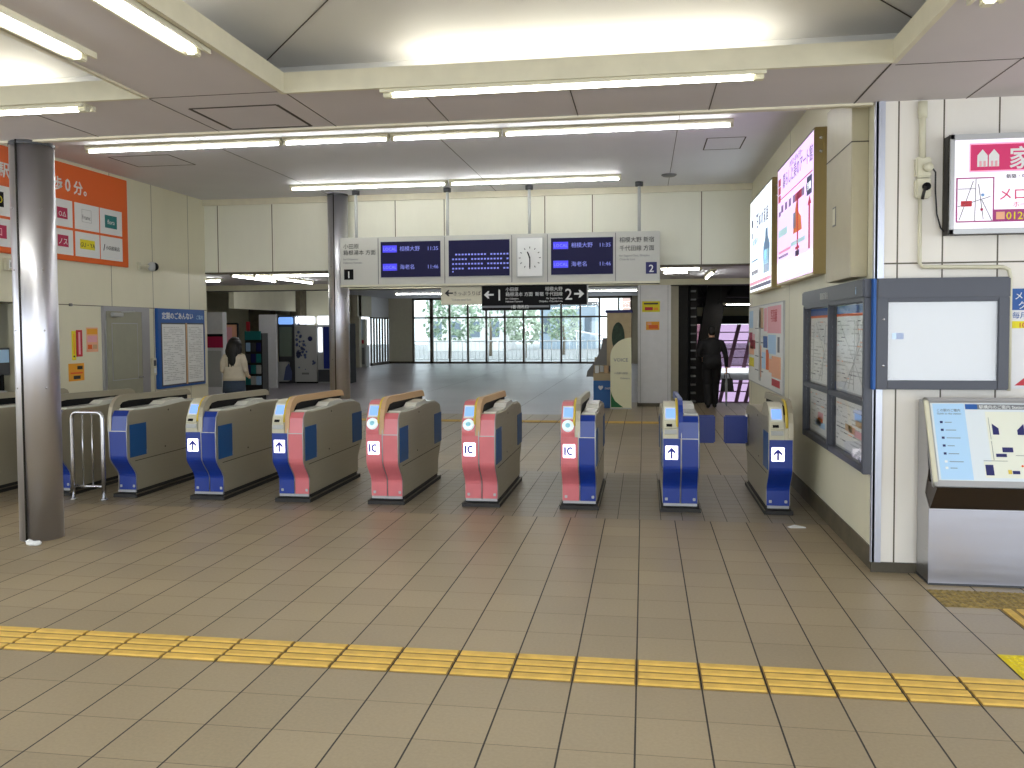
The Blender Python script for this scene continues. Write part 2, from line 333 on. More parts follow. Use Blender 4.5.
MB().lathe([(0.10, 0), (0.10, -0.01), (0.075, -0.025), (0.0, -0.028)], 'grey', 0.36, 7.35, 20).build('ceiling_speaker', label='small round grey fitting set in the hall ceiling', cat='ceiling fitting', loc=(0, 0, HALL))

def light(x0, x1, y, z, label, group, along='x', tubes=1, wide=0.09, dx=0):
    """open batten fitting: housing, tube and end holders; hangs below z"""
    L = abs(x1-x0); t = thing('fluorescent_light', label, 'light', (x0, y, z) if along == 'x' else (y, x0, z), 0 if along == 'x' else LW, group)
    MB().prism([(-wide/2, 0), (-wide/2-0.004, -0.025), (-0.02, -0.042), (0.02, -0.042), (wide/2+0.004, -0.025), (wide/2, 0)], 0, L, 'fixture_white', 'yz').build('housing', t)
    for k in range(tubes):
        MB().tube([(0.035, 0, -0.056), (L-0.035, 0, -0.056)], 0.0145, 'tube_light', 8).build('tube', t)
    for a in (0.0, L-0.03): MB().box(a, a+0.03, -0.018, 0.018, -0.073, -0.02, 'fixture_white').build('lamp_holder', t)
    return t
def recessed(x0, x1, y, z, label, group, along='x'):
    """slim fitting: white reflector trough with a tube and end cap"""
    L = abs(x1-x0); t = thing('fluorescent_light', label, 'light', (x0, y, z) if along == 'x' else (y, x0, z), 0 if along == 'x' else LW, group)
    MB().prism([(-0.075, 0), (-0.075, -0.03), (-0.06, -0.03), (-0.03, -0.006), (0.03, -0.006), (0.06, -0.03), (0.075, -0.03), (0.075, 0)], 0, L, 'fixture_white', 'yz').build('reflector', t)
    MB().tube([(0.07, 0, -0.030), (L-0.07, 0, -0.030)], 0.015, 'tube_light', 8).build('tube', t)
    for a in (0.005, L-0.065): MB().bbox(a, a+0.06, -0.026, 0.026, -0.047, -0.006, 'fixture_white').build('lamp_holder', t)
    return t
xs = [-5.99, -3.72, -2.55, -1.38, 0.90]
ends = ['at its end above the banner', 'second from the banner side', 'third from the banner side', 'at its end near the lit adverts']
for i in range(4): light(xs[i]+0.01, xs[i+1]-0.01, 4.45, HALL, 'batten in the long row across the hall ceiling, '+ends[i], 'long row of battens')
light(-4.83, -2.60, 7.22, HALL, 'fluorescent batten close above the departure board, nearer the slim steel column', 'battens above the departure board')
light(-2.56, -0.26, 7.22, HALL, 'fluorescent batten close above the departure board, nearer the lit adverts', 'battens above the departure board')
recessed(-1.53, 0.71, 0.93, SOFF, 'long fluorescent tube in the low ceiling along the far edge of the big recess', 'tubes in the low ceiling')
recessed(-2.4, 0.03, -2.24, SOFF, 'fluorescent tube running beside the recess, on the low ceiling between both recesses', 'tubes in the low ceiling', 'y')
recessed(-2.4, 0.0, -2.86, SOFF, 'fluorescent tube along the edge of the smaller ceiling recess by the steel column', 'tubes in the low ceiling', 'y')
recessed(-5.8, -3.47, 0.90, SOFF, 'fluorescent tube just above and before the thick steel column', 'tubes in the low ceiling')
recessed(-2.4, -0.02, 1.52, SOFF, 'fluorescent tube end in the low ceiling near the white wall', 'tubes in the low ceiling', 'y')
def cove(x0, x1, y, along, label):
    L = x1-x0; t = thing('cove_light', label, 'light', (x0, y, 3.13) if along == 'x' else (y, x0, 3.13), 0 if along == 'x' else LW, 'hidden tubes in the ceiling recesses')
    MB().box(0, L, -0.04, 0.04, -0.03, 0, 'fixture_white').build('housing', t); MB().tube([(0.03, 0, 0.03), (L-0.03, 0, 0.03)], 0.018, 'cove_tube', 8).build('tube', t)
cove(-1.45, 0.80, 1.0, 'x', 'tube behind the far lip of the big ceiling recess, glowing onto its slope')
cove(-2.3, -0.05, -2.28, 'y', 'tube behind the side lip of the big ceiling recess, glowing onto its slope')
cove(-6.0, -3.75, 0.96, 'x', 'tube behind the far lip of the smaller ceiling recess')

# ---------------------------------------------------------------- walls
CREAM = (222, 218, 192)
panel_mat('cream_left', CREAM, (4.35, 5.90, 6.83, 7.78), (1.93,), axis=1, t=0.010)
panel_mat('cream_right', CREAM, (5.1, 8.2), (), axis=1, t=0.012)
panel_mat('cream_back', (226, 225, 208), (-6.48, -5.59, -4.66, -3.64, -2.89, -1.39, -0.70, 0.84), (), axis=0, t=0.014)
panel_mat('white_front', (228, 223, 214), (1.655, 1.93, 2.26, 3.1, 3.9), (2.02,), axis=0, t=0.010, dark=(88, 80, 64))
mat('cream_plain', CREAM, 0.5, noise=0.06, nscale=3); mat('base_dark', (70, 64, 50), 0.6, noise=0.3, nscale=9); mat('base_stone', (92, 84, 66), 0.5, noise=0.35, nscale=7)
mat('corner_metal', (196, 200, 214), 0.3, 0.6)
w = MB().box(XL-0.2, XL, 4.33, YB+0.02, 0, HALL+0.1, 'cream_left').box(XL-0.2, XL, 2.0, 4.33, 1.93, HALL+0.1, 'cream_left').box(XL-0.2, XL, 2.0, 4.33, 0, 0.93, 'cream_left').box(XL-0.2, XL, 2.0, 3.1, 0.93, 1.93, 'cream_left')
struct(w, 'wall_left')
struct(MB().box(XL-1.6, XL-0.2, 2.9, 3.0, 0, 2.6, 'cream_plain').box(XL-1.6, XL-0.2, 4.6, 4.7, 0, 2.6, 'cream_plain').box(XL-1.7, XL-1.6, 2.9, 4.7, 0, 2.6, 'cream_plain').box(XL-1.6, XL-0.2, 2.9, 4.7, 2.5, 2.6, 'cream_plain'), 'wall_office')
MB().box(XL-0.45, XL+0.004, 3.12, 4.32, 0.932, 0.94, 'light_grey').build('counter_top', label='grey counter top in the office window opening', cat='counter')
struct(MB().box(XR, XR+0.25, 1.74, YB+0.20, 0, HALL+0.1, 'cream_right'), 'wall_right')
struct(MB().box(XR-0.012, XR, 1.76, YB+0.2, 0, 0.15, 'base_stone'), 'baseboard_right')
struct(MB().box(XR+0.25, 7, 1.74, 1.9, 0, HALL, 'white_front').box(1.53, XR+0.25, 1.735, 1.74, 0, SOFF, 'white_front').box(XR-0.015, XR+0.04, 1.722, 1.735, 0.06, SOFF, 'corner_metal').box(XR-0.02, XR, 1.722, 1.76, 0.06, SOFF, 'corner_metal'), 'wall_front')
struct(MB().box(XR-0.02, 7, 1.715, 1.735, 0, 0.065, 'base_dark'), 'baseboard_front')
struct(MB().box(XL-0.3, XR+0.25, YB, YB+0.2, 2.51, HALL+0.1, 'cream_back').box(XL, XR, YB-0.008, YB+0.2, 2.495, 2.515, 'base_stone'), 'wall_back')
struct(MB().box(-14, 5, YP, YP+0.28, 2.50, 3.6, 'cream_plain').box(-14, 5, YP-0.01, YP+0.29, 2.49, 2.50, 'base_dark'), 'wall_beam')
struct(MB().box(-14, -13.8, YB, YW, 0, 3.6, 'cream_plain').box(-14, XL-0.2, YB, YB+0.1, 0, 3.0, 'cream_plain').box(4.3, 4.5, YB, YP+0.3, -3, 3.2, 'cream_plain').box(XR+0.25, 4.5, YB, YB+0.2, 0, 3.0, 'cream_plain'), 'wall_outer')
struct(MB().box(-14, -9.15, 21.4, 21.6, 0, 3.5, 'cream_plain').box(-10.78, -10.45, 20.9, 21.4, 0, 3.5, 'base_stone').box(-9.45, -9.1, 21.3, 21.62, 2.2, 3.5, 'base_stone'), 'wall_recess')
mat('pillar_paint', (222, 222, 224), 0.4, noise=0.04)
p = MB().bbox(-0.09, 0.585, YP-0.06, YP+0.5, 0.07, 2.5, 'pillar_paint', 0.012).box(-0.10, 0.595, YP-0.07, YP+0.5, 0, 0.07, 'base_stone').box(-0.04, -0.034, YP-0.063, YP-0.05, 0.07, 2.5, 'grey').box(0.52, 0.526, YP-0.063, YP-0.05, 0.07, 2.5, 'grey')
p.build('square_pillar', label='white square pillar with a yellow and an orange notice, beside the dark stairway opening', cat='pillar')

# ---------------------------------------------------------------- steel columns
def steel_column(x, y, r, z1, label):
    t = thing('steel_column', label, 'column', (x, y, 0)); n = 48
    MB().cyl(0, 0, 0, z1, r, 'column_steel', n).build('shaft', t)
    a = math.radians(-94); cx, cy = math.cos(a), math.sin(a)
    MB().tube([(cx*(r+0.001), cy*(r+0.001), 0.0), (cx*(r+0.001), cy*(r+0.001), z1)], 0.008, 'steel_dark', 6).build('joint_strip', t)
    MB().lathe([(r+0.004, z1-0.03), (r+0.004, z1-0.005)], 'dark_grey', seg=n).build('top_collar', t)
    b = MB()
    for z in (1.18, 1.62, 2.08, 2.55):
        for da in (-20, 62): b.blob(((r)*math.cos(a+math.radians(da)), r*math.sin(a+math.radians(da)), z), 0.008, 'chrome', 1)
    b.build('rivets', t)
    return t
steel_column(-4.63, 1.86, 0.155, SOFF, 'thick shiny steel column standing in front of the ticket gates')
steel_column(-4.47, 8.09, 0.15, HALL, 'slim steel column beside the end of the departure board')
MB().blob((0, 0, 0.016), (0.05, 0.03, 0.018), 'paper', 2).blob((0.05, -0.01, 0.02), (0.03, 0.035, 0.02), 'paper', 2).blob((-0.035, 0.015, 0.022), (0.025, 0.03, 0.022), 'paper', 1).build('crumpled_tissue', label='crumpled white tissue on the floor at the foot of the thick steel column', cat='litter', loc=(-4.53, 1.62, 0))
MB().add([(0, 0, 0.002), (0.12, 0.02, 0.006), (0.11, 0.06, 0.003), (0.04, 0.075, 0.012), (-0.02, 0.04, 0.002), (0, 0, 0), (0.12, 0.02, 0), (0.11, 0.06, 0), (0.04, 0.075, 0), (-0.02, 0.04, 0)],
    [(0, 1, 2, 3, 4), (9, 8, 7, 6, 5), (0, 5, 6, 1), (1, 6, 7, 2), (2, 7, 8, 3), (3, 8, 9, 4), (4, 9, 5, 0)], 'paper').build('paper_scrap', label='torn scrap of white paper lying on the floor near the last gate', cat='litter', loc=(1.20, 2.92, 0.0))

# ---------------------------------------------------------------- ticket gates
SC_ = [(-0.085+0.14*(3*t*t-2*t*t*t), 0.42-0.22*t) for t in [i/9 for i in range(10)]]      # the S curve of the foot
BODY = [(0.055, 0.07)]+SC_[::-1]+[(-0.09, 0.66), (-0.07, 0.80), (-0.03, 0.855), (0.15, 0.845), (0.5, 0.84), (0.9, 0.86), (1.35, 0.84), (1.49, 0.80), (1.545, 0.70), (1.54, 0.42)]+[(1.455-y, z) for y, z in SC_[1:]]+[(1.40, 0.07)]
FRONT = [(0.055, 0.07)]+SC_[::-1]+[(-0.09, 0.66)]
def strip(poly, off):
    """thicken a side profile outwards (towards -y)"""
    return poly+[(y-off, z) for y, z in reversed(poly)]
def gate(x, label, left, right, console, sign, flap=0, halves='both', tan='steel', doors=True):
    """left/right: colour of the two front panels; console: 'ic', 'slot'; flap: -1/+1 side of an extended flap door"""
    t = thing('ticket_gate', label, 'ticket gate', (x, 3.40, 0), 0, 'row of ticket gates')
    xl, xr = {'both': (-0.155, 0.155), 'right': (-0.05, 0.155), 'left': (-0.155, 0.045)}[halves]
    MB().prism(BODY, xl, xr, 'gate_steel', 'yz').build('body', t)
    b = MB().box(xl-0.02, xr+0.02, 0.0, 1.42, 0, 0.035, 'plinth').box(xl+0.005, xr-0.005, 0.06, 1.37, 0.03, 0.072, 'plinth').box(xl-0.02, xl-0.012, 0.0, 1.42, 0.03, 0.042, 'plinth_edge').box(xr+0.012, xr+0.02, 0.0, 1.42, 0.03, 0.042, 'plinth_edge')
    b.build('plinth', t)
    # front panels
    if halves != 'right':
        MB().prism(strip(FRONT, 0.008), xl+0.004, -0.004 if halves == 'both' else xr-0.006, left, 'yz').build('front_panel', t)
    if halves != 'left':
        top = FRONT+[(-0.07, 0.80), (-0.03, 0.85)]
        x0 = 0.004 if halves == 'both' else -0.035
        MB().prism(strip(top, 0.008), x0, xr-0.006, right, 'yz').build('front_panel', t)
        e = MB()
        for xx in (x0, xr-0.006): e.tube([(xx, y-0.010, z) for y, z in top], 0.0045, 'alu', 6)
        e.box(x0, xr-0.006, -0.101, -0.094, 0.655, 0.662, 'alu'); e.build('edge_trim', t)
    MB().box(xl+0.01, xr-0.01, 0.035, 0.055, 0.05, 0.072, 'alu').build('kick_edge', t)
    for xx in (xl+0.035, xr-0.035): MB().bbox(xx-0.012, xx+0.012, 0.043, 0.049, 0.095, 0.12, 'light_grey', 0.003).build('lock_plate', t)
    # console half
    if halves != 'right':
        c0, c1 = xl+0.006, -0.03
        MB().prism([(-0.092, 0.655), (-0.100, 0.70), (-0.092, 0.74), (-0.075, 0.79), (-0.045, 0.86), (0.0, 0.93), (0.06, 0.958), (0.20, 0.962), (0.30, 0.94), (0.40, 0.85), (0.40, 0.80), (-0.05, 0.65)], c0, c1, left if console == 'ic' else 'console', 'yz', caps='gate_steel').build('console', t)
        def on(y0, z0, y1, z1, m, out=0.004, a=c0+0.01, c=c1-0.008):
            d = Vector((0, y1-y0, z1-z0)).normalized(); n = Vector((0, -d.z, d.y))*out
            q = [Vector((a, y0, z0)), Vector((c, y0, z0)), Vector((c, y1, z1)), Vector((a, y1, z1))]
            return MB().add([p+n for p in q]+[p-n for p in q], [(0, 1, 2, 3), (7, 6, 5, 4), (0, 4, 5, 1), (1, 5, 6, 2), (2, 6, 7, 3), (3, 7, 4, 0)], m)
        on(-0.068, 0.815, -0.008, 0.925, 'gate_white', 0.004).build('screen_bezel', t)
        on(-0.060, 0.832, -0.018, 0.908, 'screen_blue', 0.010, c0+0.022, c1-0.018).build('screen', t)
        if console == 'ic':
            r = Matrix.Rotation(math.radians(-62), 3, 'X'); m = MB()
            mid = Vector(((c0+c1)/2, -0.086, 0.757)); n = Vector((0, -0.9, 0.44)).normalized()
            m.tube([mid-n*0.02, mid+n*0.014, mid+n*0.02], [0.052, 0.052, 0.047], 'disc_lit', 28); rd = m.build('card_reader', t)
            MB().tube([mid+n*0.02, mid+n*0.022], 0.022, 'disc_center', 20).build('reader_mark', rd)
        else:
            on(-0.105, 0.700, -0.095, 0.735, 'light_grey', 0.010).build('slot_surround', t)
            on(-0.094, 0.745, -0.067, 0.795, 'console', 0.014).build('ticket_slot', t)
            on(-0.090, 0.758, -0.078, 0.778, 'black', 0.018, c0+0.025, c1-0.045).build('slot_opening', t)
    # middle rail (arched front, straight back) with its dark slot
    rx0, rx1 = {'both': (-0.022, 0.018), 'right': (-0.05, -0.012), 'left': (0.005, 0.045)}[halves]
    arch = [(-0.099, 0.662), (-0.093, 0.80), (-0.065, 0.885), (-0.02, 0.945), (0.04, 0.980), (0.12, 0.992), (1.28, 0.968), (1.34, 0.945), (1.37, 0.895), (1.33, 0.905), (0.20, 0.930), (0.09, 0.92), (0.02, 0.87), (-0.03, 0.80), (-0.05, 0.68)]
    MB().prism(arch, rx0, rx1, tan, 'yz').build('guide_rail', t)
    MB().box(rx0+0.008, rx1-0.008, 0.10, 1.30, 0.84, 0.93, 'black').build('rail_slot', t)
    if halves != 'right':
        MB().tube([(rx0-0.012, y-0.004, z) for y, z in ((-0.085, 0.76), (-0.075, 0.82), (-0.045, 0.89), (0.0, 0.945), (0.06, 0.975), (0.16, 0.98))], 0.0115, 'trim_yellow', 8).build('yellow_trim', t)
    # top covers
    if halves != 'left':
        MB().prism([(0.0, 0.84), (0.03, 0.866), (0.52, 0.862), (0.60, 0.895), (0.90, 0.905), (0.98, 0.875), (1.30, 0.86), (1.38, 0.83)], 0.028 if halves == 'both' else 0.0, xr-0.010, 'gate_white', 'yz').build('top_cover', t)
    # display
    if sign:
        sx0, sx1, sz0, sz1 = xl+0.022, -0.026, 0.478, 0.598
        if halves == 'left': sx1 = xl+0.128
        cx = (sx0+sx1)/2; sg = MB().bbox(sx0, sx1, -0.101, -0.094, sz0, sz1, 'lit_white', 0.004).build('display', t)
        g = MB()
        if sign == 'ic':
                zc = (sz0+sz1)/2; g.box(cx-0.043, cx-0.027, -0.1035, -0.101, zc-0.036, zc+0.036, 'lit_blue')
                A = [math.radians(50+i*26) for i in range(11)]
                g.prism([(cx+0.012+0.032*math.cos(a_), zc+0.037*math.sin(a_)) for a_ in A]+[(cx+0.012+0.017*math.cos(a_), zc+0.022*math.sin(a_)) for a_ in A[::-1]], -0.1035, -0.101, 'lit_blue', 'xz')
        else:
            zc = (sz0+sz1)/2
            g.prism([(cx-0.008, zc-0.05), (cx+0.008, zc-0.05), (cx+0.008, zc+0.012), (cx+0.034, zc-0.014), (cx+0.034, zc+0.010), (cx, zc+0.046), (cx-0.034, zc+0.010), (cx-0.034, zc-0.014), (cx-0.008, zc+0.012)], -0.1035, -0.101, 'lit_blue', 'xz')
        g.build('display_mark', sg)
    # flap doors, folded in the side or stretched across the aisle
    sides = [s_ for s_ in ((-1, xl), (1, xr)) if not (halves == 'right' and s_[0] < 0) and not (halves == 'left' and s_[0] > 0)]
    if not doors: sides = []
    for sd, xx in sides:
        for (a, c) in ((-0.06, 0.21), (1.235, 1.53)):
            if flap == sd and a > 1: continue
            MB().box(xx-0.004, xx+0.006 if sd > 0 else xx+0.004, a, c, 0.40, 0.715, 'door_blue').build('flap_door', t) if sd > 0 else MB().box(xx-0.006, xx+0.004, a, c, 0.40, 0.715, 'door_blue').build('flap_door', t)
        for z in (0.425, 0.69): MB().bbox(xx-0.010, xx+0.010, 0.205, 0.228, z-0.02, z+0.02, 'alu', 0.003).build('hinge', t)
        j = MB().box(xx-0.0015, xx+0.0015, 0.02, 1.44, 0.355, 0.361, 'plinth').blob((xx, 0.55, 0.43), (0.003, 0.014, 0.009), 'plinth', 1).blob((xx, 0.62, 0.80), (0.003, 0.011, 0.011), 'plinth', 1)
        j.build('panel_joint', t)
    if flap:
        xx = xr if flap > 0 else xl
        f = MB().bbox(min(xx, xx+flap*0.245), max(xx, xx+flap*0.245), 1.30, 1.335, 0.44, 0.725, 'flap_blue', 0.012).build('flap_door', t)
        MB().cyl(xx+flap*0.012, 1.318, 0.42, 0.745, 0.018, 'alu', 12).build('hinge_post', f)
    return t
gate(-6.52, 'stainless ticket gate cabinet seen past the outer side of the thick steel column', 'gate_blue', 'gate_blue', 'slot', None, tan='gate_steel', doors=False)
gate(-5.69, 'blue fronted ticket gate behind the small hoop railing', 'gate_blue', 'gate_blue', 'slot', None, tan='gate_steel', doors=False)
gate(-4.985, 'narrow blue ticket gate without a display, beside the hoop railing', 'gate_blue', 'gate_blue', None, None, halves='right', tan='gate_steel')
gate(-4.08, 'all blue wide ticket gate with lit arrow, next after the narrow one', 'gate_blue', 'gate_blue', 'slot', 'arrow', tan='gate_steel')
gate(-3.22, 'ticket gate with blue and pink front and a lit arrow', 'gate_blue', 'gate_pink', 'slot', 'arrow', tan='tan')
gate(-2.315, 'all pink ticket gate standing beside the blue and pink arrow gate', 'gate_pink', 'gate_pink', 'ic', 'ic', tan='tan')
gate(-1.425, 'all pink ticket gate standing beside the pink and blue gate', 'gate_pink', 'gate_pink', 'ic', 'ic', tan='tan')
gate(-0.535, 'ticket gate with pink and blue front and a lit IC sign', 'gate_pink', 'gate_blue', 'ic', 'ic', tan='gate_steel')
gate(0.350, 'all blue ticket gate with lit arrow and one flap stretched out', 'gate_blue', 'gate_blue', 'slot', 'arrow', flap=1, tan='gate_blue')
gate(1.235, 'narrow blue ticket gate with lit arrow, against the cream poster wall', 'gate_blue', 'gate_blue', 'slot', 'arrow', flap=-1, halves='left', tan='gate_steel')

t = thing('hoop_railing', 'small steel hoop railing closing the aisle behind the thick column', 'railing', (-5.225, 3.27, 0))
hw, rr = 0.16, 0.05; pts = [(-hw, 0, 0), (-hw, 0, 0.4), (-hw, 0, 0.78)]+[(-hw+rr-rr*math.cos(a), 0, 0.79+rr*math.sin(a)) for a in (0.5, 1.0, math.pi/2)]+[(hw-rr+rr*math.sin(a), 0, 0.79+rr*math.cos(a)) for a in (0, 0.55, 1.05)]+[(hw, 0, 0.78), (hw, 0, 0.4), (hw, 0, 0)]
MB().tube(pts, 0.020, 'chrome', 12).build('hoop', t); MB().tube([(-hw, 0, 0.13), (hw, 0, 0.13)], 0.013, 'chrome', 8).build('rail', t)
for x in (-0.05, 0.05): MB().tube([(x, 0, 0.13), (x, 0, 0.835)], 0.007, 'chrome', 8).build('bar', t)
for x in (-hw, hw): MB().cyl(x, 0, 0, 0.012, 0.035, 'chrome', 16).build('foot', t)
# ---------------------------------------------------------------- departure board
DB = thing('departure_board', 'long white hanging board with three dark blue displays, a clock and platform numbers', 'departure board', (0, 7.75, 0))
MB().bbox(-4.32, 0.253, 0, 0.19, 2.232, 2.945, 'sign_body', 0.01).build('casing', DB)
b = MB()
for x in (-3.745, -2.765, -1.80, -1.295, -0.352): b.box(x-0.006, x+0.006, -0.004, 0.0, 2.27, 2.93, 'grey')
b.box(-4.32, 0.253, -0.012, 0.2, 2.232, 2.262, 'console').build('panel_joints', DB)
def lcd(x0, x1, kind):
    p = MB().bbox(x0-0.012, x1+0.012, -0.006, 0.0, 2.352, 2.885, 'light_grey', 0.003).box(x0, x1, -0.009, -0.004, 2.365, 2.873, 'lcd').build('display', DB)
    g = MB(); w = x1-x0
    if kind == 'trains':
        for z, a, c in ((2.735, '各停 相模大野', '11:35'), (2.475, '各停 海老名', '11:46')):
            g.box(x0+0.03, x0+0.24, -0.0115, -0.009, z-0.015, z+0.085, 'lcd_blue'); g.text('LOCAL', x0+0.135, z+0.012, 0.062, 'lcd_text', -0.012)
            g.text(a.split()[1], x0+0.28, z+0.008, 0.075, 'lcd_text', -0.010, 'LEFT'); g.text(c, x1-0.03, z+0.008, 0.075, 'lcd_text', -0.010, 'RIGHT')
    else:
        for i in range(4):
            for k in range(18):
                if (i*7+k*3) % 11: g.box(x0+0.05+k*0.046, x0+0.078+k*0.046, -0.0105, -0.009, 2.66-i*0.066, 2.683-i*0.066, 'lcd_text')
        g.box(x0+0.05, x0+0.07, -0.0105, -0.009, 2.42, 2.44, 'lcd_text')
    g.build('display_text', p)
lcd(-3.705, -2.825, 'trains'); lcd(-2.705, -1.83, 'notice'); lcd(-1.245, -0.385, 'trains')
g = MB()
for x, t_, s_ in ((-4.27, '小田原', 0.080), (-4.27, '箱根湯本 方面', 0.078)): g.text(t_, x, 2.79 if len(t_) < 4 else 2.70, s_, 'ink', -0.002, 'LEFT')
g.text('for Odawara', -4.27, 2.62, 0.042, 'text_grey', -0.002, 'LEFT'); g.text('Hakone-Yumoto', -4.27, 2.57, 0.042, 'text_grey', -0.002, 'LEFT')
g.text('相模大野 新宿', -0.30, 2.80, 0.080, 'ink', -0.002, 'LEFT', sx=0.95); g.text('千代田線 方面', -0.30, 2.685, 0.080, 'ink', -0.002, 'LEFT', sx=0.95)
g.text('for Sagami-Ono, Shinjuku', -0.30, 2.60, 0.040, 'text_grey', -0.002, 'LEFT'); g.text('Chiyoda Line', -0.30, 2.55, 0.040, 'text_grey', -0.002, 'LEFT')
g.box(-4.26, -4.12, -0.003, 0, 2.34, 2.49, 'black').text('1', -4.19, 2.365, 0.135, 'paper', -0.0035, bold=0.01)
g.box(0.06, 0.21, -0.003, 0, 2.36, 2.52, 'navy').text('2', 0.135, 2.385, 0.14, 'paper', -0.0035, bold=0.01)
g.build('lettering', DB)
ck = MB().bbox(-1.735, -1.345, -0.03, 0.0, 2.33, 2.90, 'light_grey', 0.02).box(-1.715, -1.365, -0.032, -0.028, 2.35, 2.88, 'paper').build('clock', DB)
cx, cz = -1.54, 2.605; g = MB()
for i in range(12):
    a = i*math.pi/6; r = 0.155; g.tube([(cx+r*math.sin(a), -0.034, cz+r*math.cos(a)), (cx+(r-0.025)*math.sin(a), -0.034, cz+(r-0.025)*math.cos(a))], 0.006, 'dark_grey', 6)
g.build('dial_marks', ck)
for a, l, w_ in ((math.radians(180), 0.13, 0.008), (math.radians(-22), 0.09, 0.010)): MB().tube([(cx, -0.036, cz), (cx+l*math.sin(a), -0.036, cz+l*math.cos(a))], w_, 'ink', 6).build('clock_hand', ck)
for x in (-4.10, -2.74, -1.56, -0.03):
    r_ = MB().cyl(x, 0.09, 2.94, HALL-0.02, 0.022, 'light_grey', 12).build('hanging_rod', DB)
    MB().cyl(x, 0.09, HALL-0.06, HALL-0.001, 0.055, 'dark_grey', 16).build('ceiling_flange', r_)
HS = thing('hanging_sign', 'black hanging sign with arrows to tracks 1 and 2 and a white end panel', 'sign', (0, 7.80, 0))
MB().bbox(-2.241, -0.75, 0, 0.08, 1.953, 2.226, 'black', 0.004).bbox(-2.241, -1.27, 0, 0.08, 1.878, 1.96, 'black', 0.004).build('sign_panel', HS)
MB().bbox(-2.836, -2.243, 0, 0.08, 1.965, 2.225, 'console', 0.004).build('exit_panel', HS)
MB().box(-2.241, -1.28, -0.002, 0, 1.915, 1.945, 'text_grey').box(-0.75, -0.735, -0.01, 0.09, 1.95, 2.228, 'light_grey').build('strip', HS)
g = MB()
def arrow(g, x, z, s, m, d, y=-0.002):
    g.prism([(x-d*s, z-0.18*s), (x+d*0.1*s, z-0.18*s), (x+d*0.1*s-d*0.2*s, z-0.75*s), (x+d*0.2*s, z-0.75*s), (x+d*s, z), (x+d*0.2*s, z+0.75*s), (x-d*0.1*s, z+0.75*s), (x+d*0.1*s, z+0.18*s), (x-d*s, z+0.18*s)], y, y+0.002, m, 'xz')
arrow(g, -2.14, 2.10, 0.07, 'paper', -1); g.text('1', -1.99, 2.02, 0.22, 'paper', 0, bold=0.004); g.text('2', -1.005, 2.02, 0.22, 'paper', 0, bold=0.004); arrow(g, -0.86, 2.10, 0.07, 'paper', 1)
g.text('小田原', -1.90, 2.15, 0.062, 'paper', 0, 'LEFT'); g.text('箱根湯本 方面', -1.90, 2.08, 0.062, 'paper', 0, 'LEFT'); g.text('for Odawara', -1.90, 2.03, 0.036, 'paper', 0, 'LEFT'); g.text('Hakone-Yumoto', -1.90, 1.99, 0.036, 'paper', 0, 'LEFT')
g.text('相模大野', -1.09, 2.15, 0.062, 'paper', 0, 'RIGHT'); g.text('新宿 千代田線', -1.09, 2.08, 0.062, 'paper', 0, 'RIGHT'); g.text('for Sagami-Ono', -1.09, 2.03, 0.036, 'paper', 0, 'RIGHT'); g.text('Shinjuku, Chiyoda Line', -1.09, 1.99, 0.036, 'paper', 0, 'RIGHT')
g.text('1番 改札口', -1.70, 1.905, 0.055, 'paper', -0.003); g.build('lettering', HS)
g = MB(); arrow(g, -2.72, 2.13, 0.06, 'ink', -1, -0.002); g.text('きっぷうりば', -2.46, 2.10, 0.068, 'ink', 0); g.text('Tickets and Exit', -2.54, 2.02, 0.045, 'text_grey', 0); g.build('exit_lettering', HS)
MB().cyl(-1.5, 0.04, 2.222, 2.2315, 0.02, 'grey').build('hanger', HS)

# ---------------------------------------------------------------- things on the left wall (local x runs along +Y, y<0 comes out of the wall)
def on_left(name, label, cat, y, z=0, group=None): return thing(name, label, cat, (XL+0.001, y, z), LW, group)
B = on_left('advert_banner', 'large orange wall banner with white logo tiles and the words 0分', 'banner', 2.6)
MB().bbox(0, 3.63, -0.03, 0, 2.45, 3.585, 'orange', 0.004).build('board', B)
cells = [(0.62, 1.08), (1.10, 1.565), (1.60, 2.06), (2.09, 2.53), (2.57, 3.03), (3.05, 3.50)]
for i, (a, c) in enumerate(cells):
    for (z0, z1) in ((2.84, 3.155), (2.515, 2.81)): MB().box(a, c, -0.032, -0.028, z0, z1, 'paper').build('logo_tile', B)
g = MB(); Y = lambda v: v-2.6
g.box(Y(5.745), Y(5.99), -0.034, -0.031, 2.92, 3.08, 'teal').text('flora', Y(5.867), 2.97, 0.08, 'paper', -0.0345)
g.text('/', Y(5.72), 2.63, 0.11, 'ink', -0.033, bold=0.02).text('小田原銘店', Y(5.75), 2.645, 0.058, 'ink', -0.033, 'LEFT')
for q in (((5.30, 5.48), (3.085, 3.09)), ((5.30, 5.48), (2.935, 2.94)), ((5.30, 5.305), (2.94, 3.09)), ((5.475, 5.48), (2.94, 3.09))): g.box(Y(q[0][0]), Y(q[0][1]), -0.034, -0.031, q[1][0], q[1][1], 'light_grey')
g.text('Franc', Y(5.38), 2.97, 0.075, 'text_grey', -0.033)
g.box(Y(5.256), Y(5.533), -0.034, -0.031, 2.61, 2.725, 'yellow').text('GU・YA', Y(5.395), 2.635, 0.075, 'ink', -0.0345)
g.box(Y(4.86), Y(5.04), -0.034, -0.031, 2.93, 3.06, 'crimson').text('○△', Y(4.95), 2.96, 0.07, 'paper', -0.0345)
g.box(Y(4.86), Y(5.045), -0.034, -0.031, 2.605, 2.74, 'crimson').text('ノス', Y(4.95), 2.635, 0.085, 'paper', -0.0345)
g.box(Y(3.82), Y(4.03), -0.034, -0.031, 2.93, 3.09, 'black').text('O', Y(3.97), 2.97, 0.11, 'yellow', -0.0345)
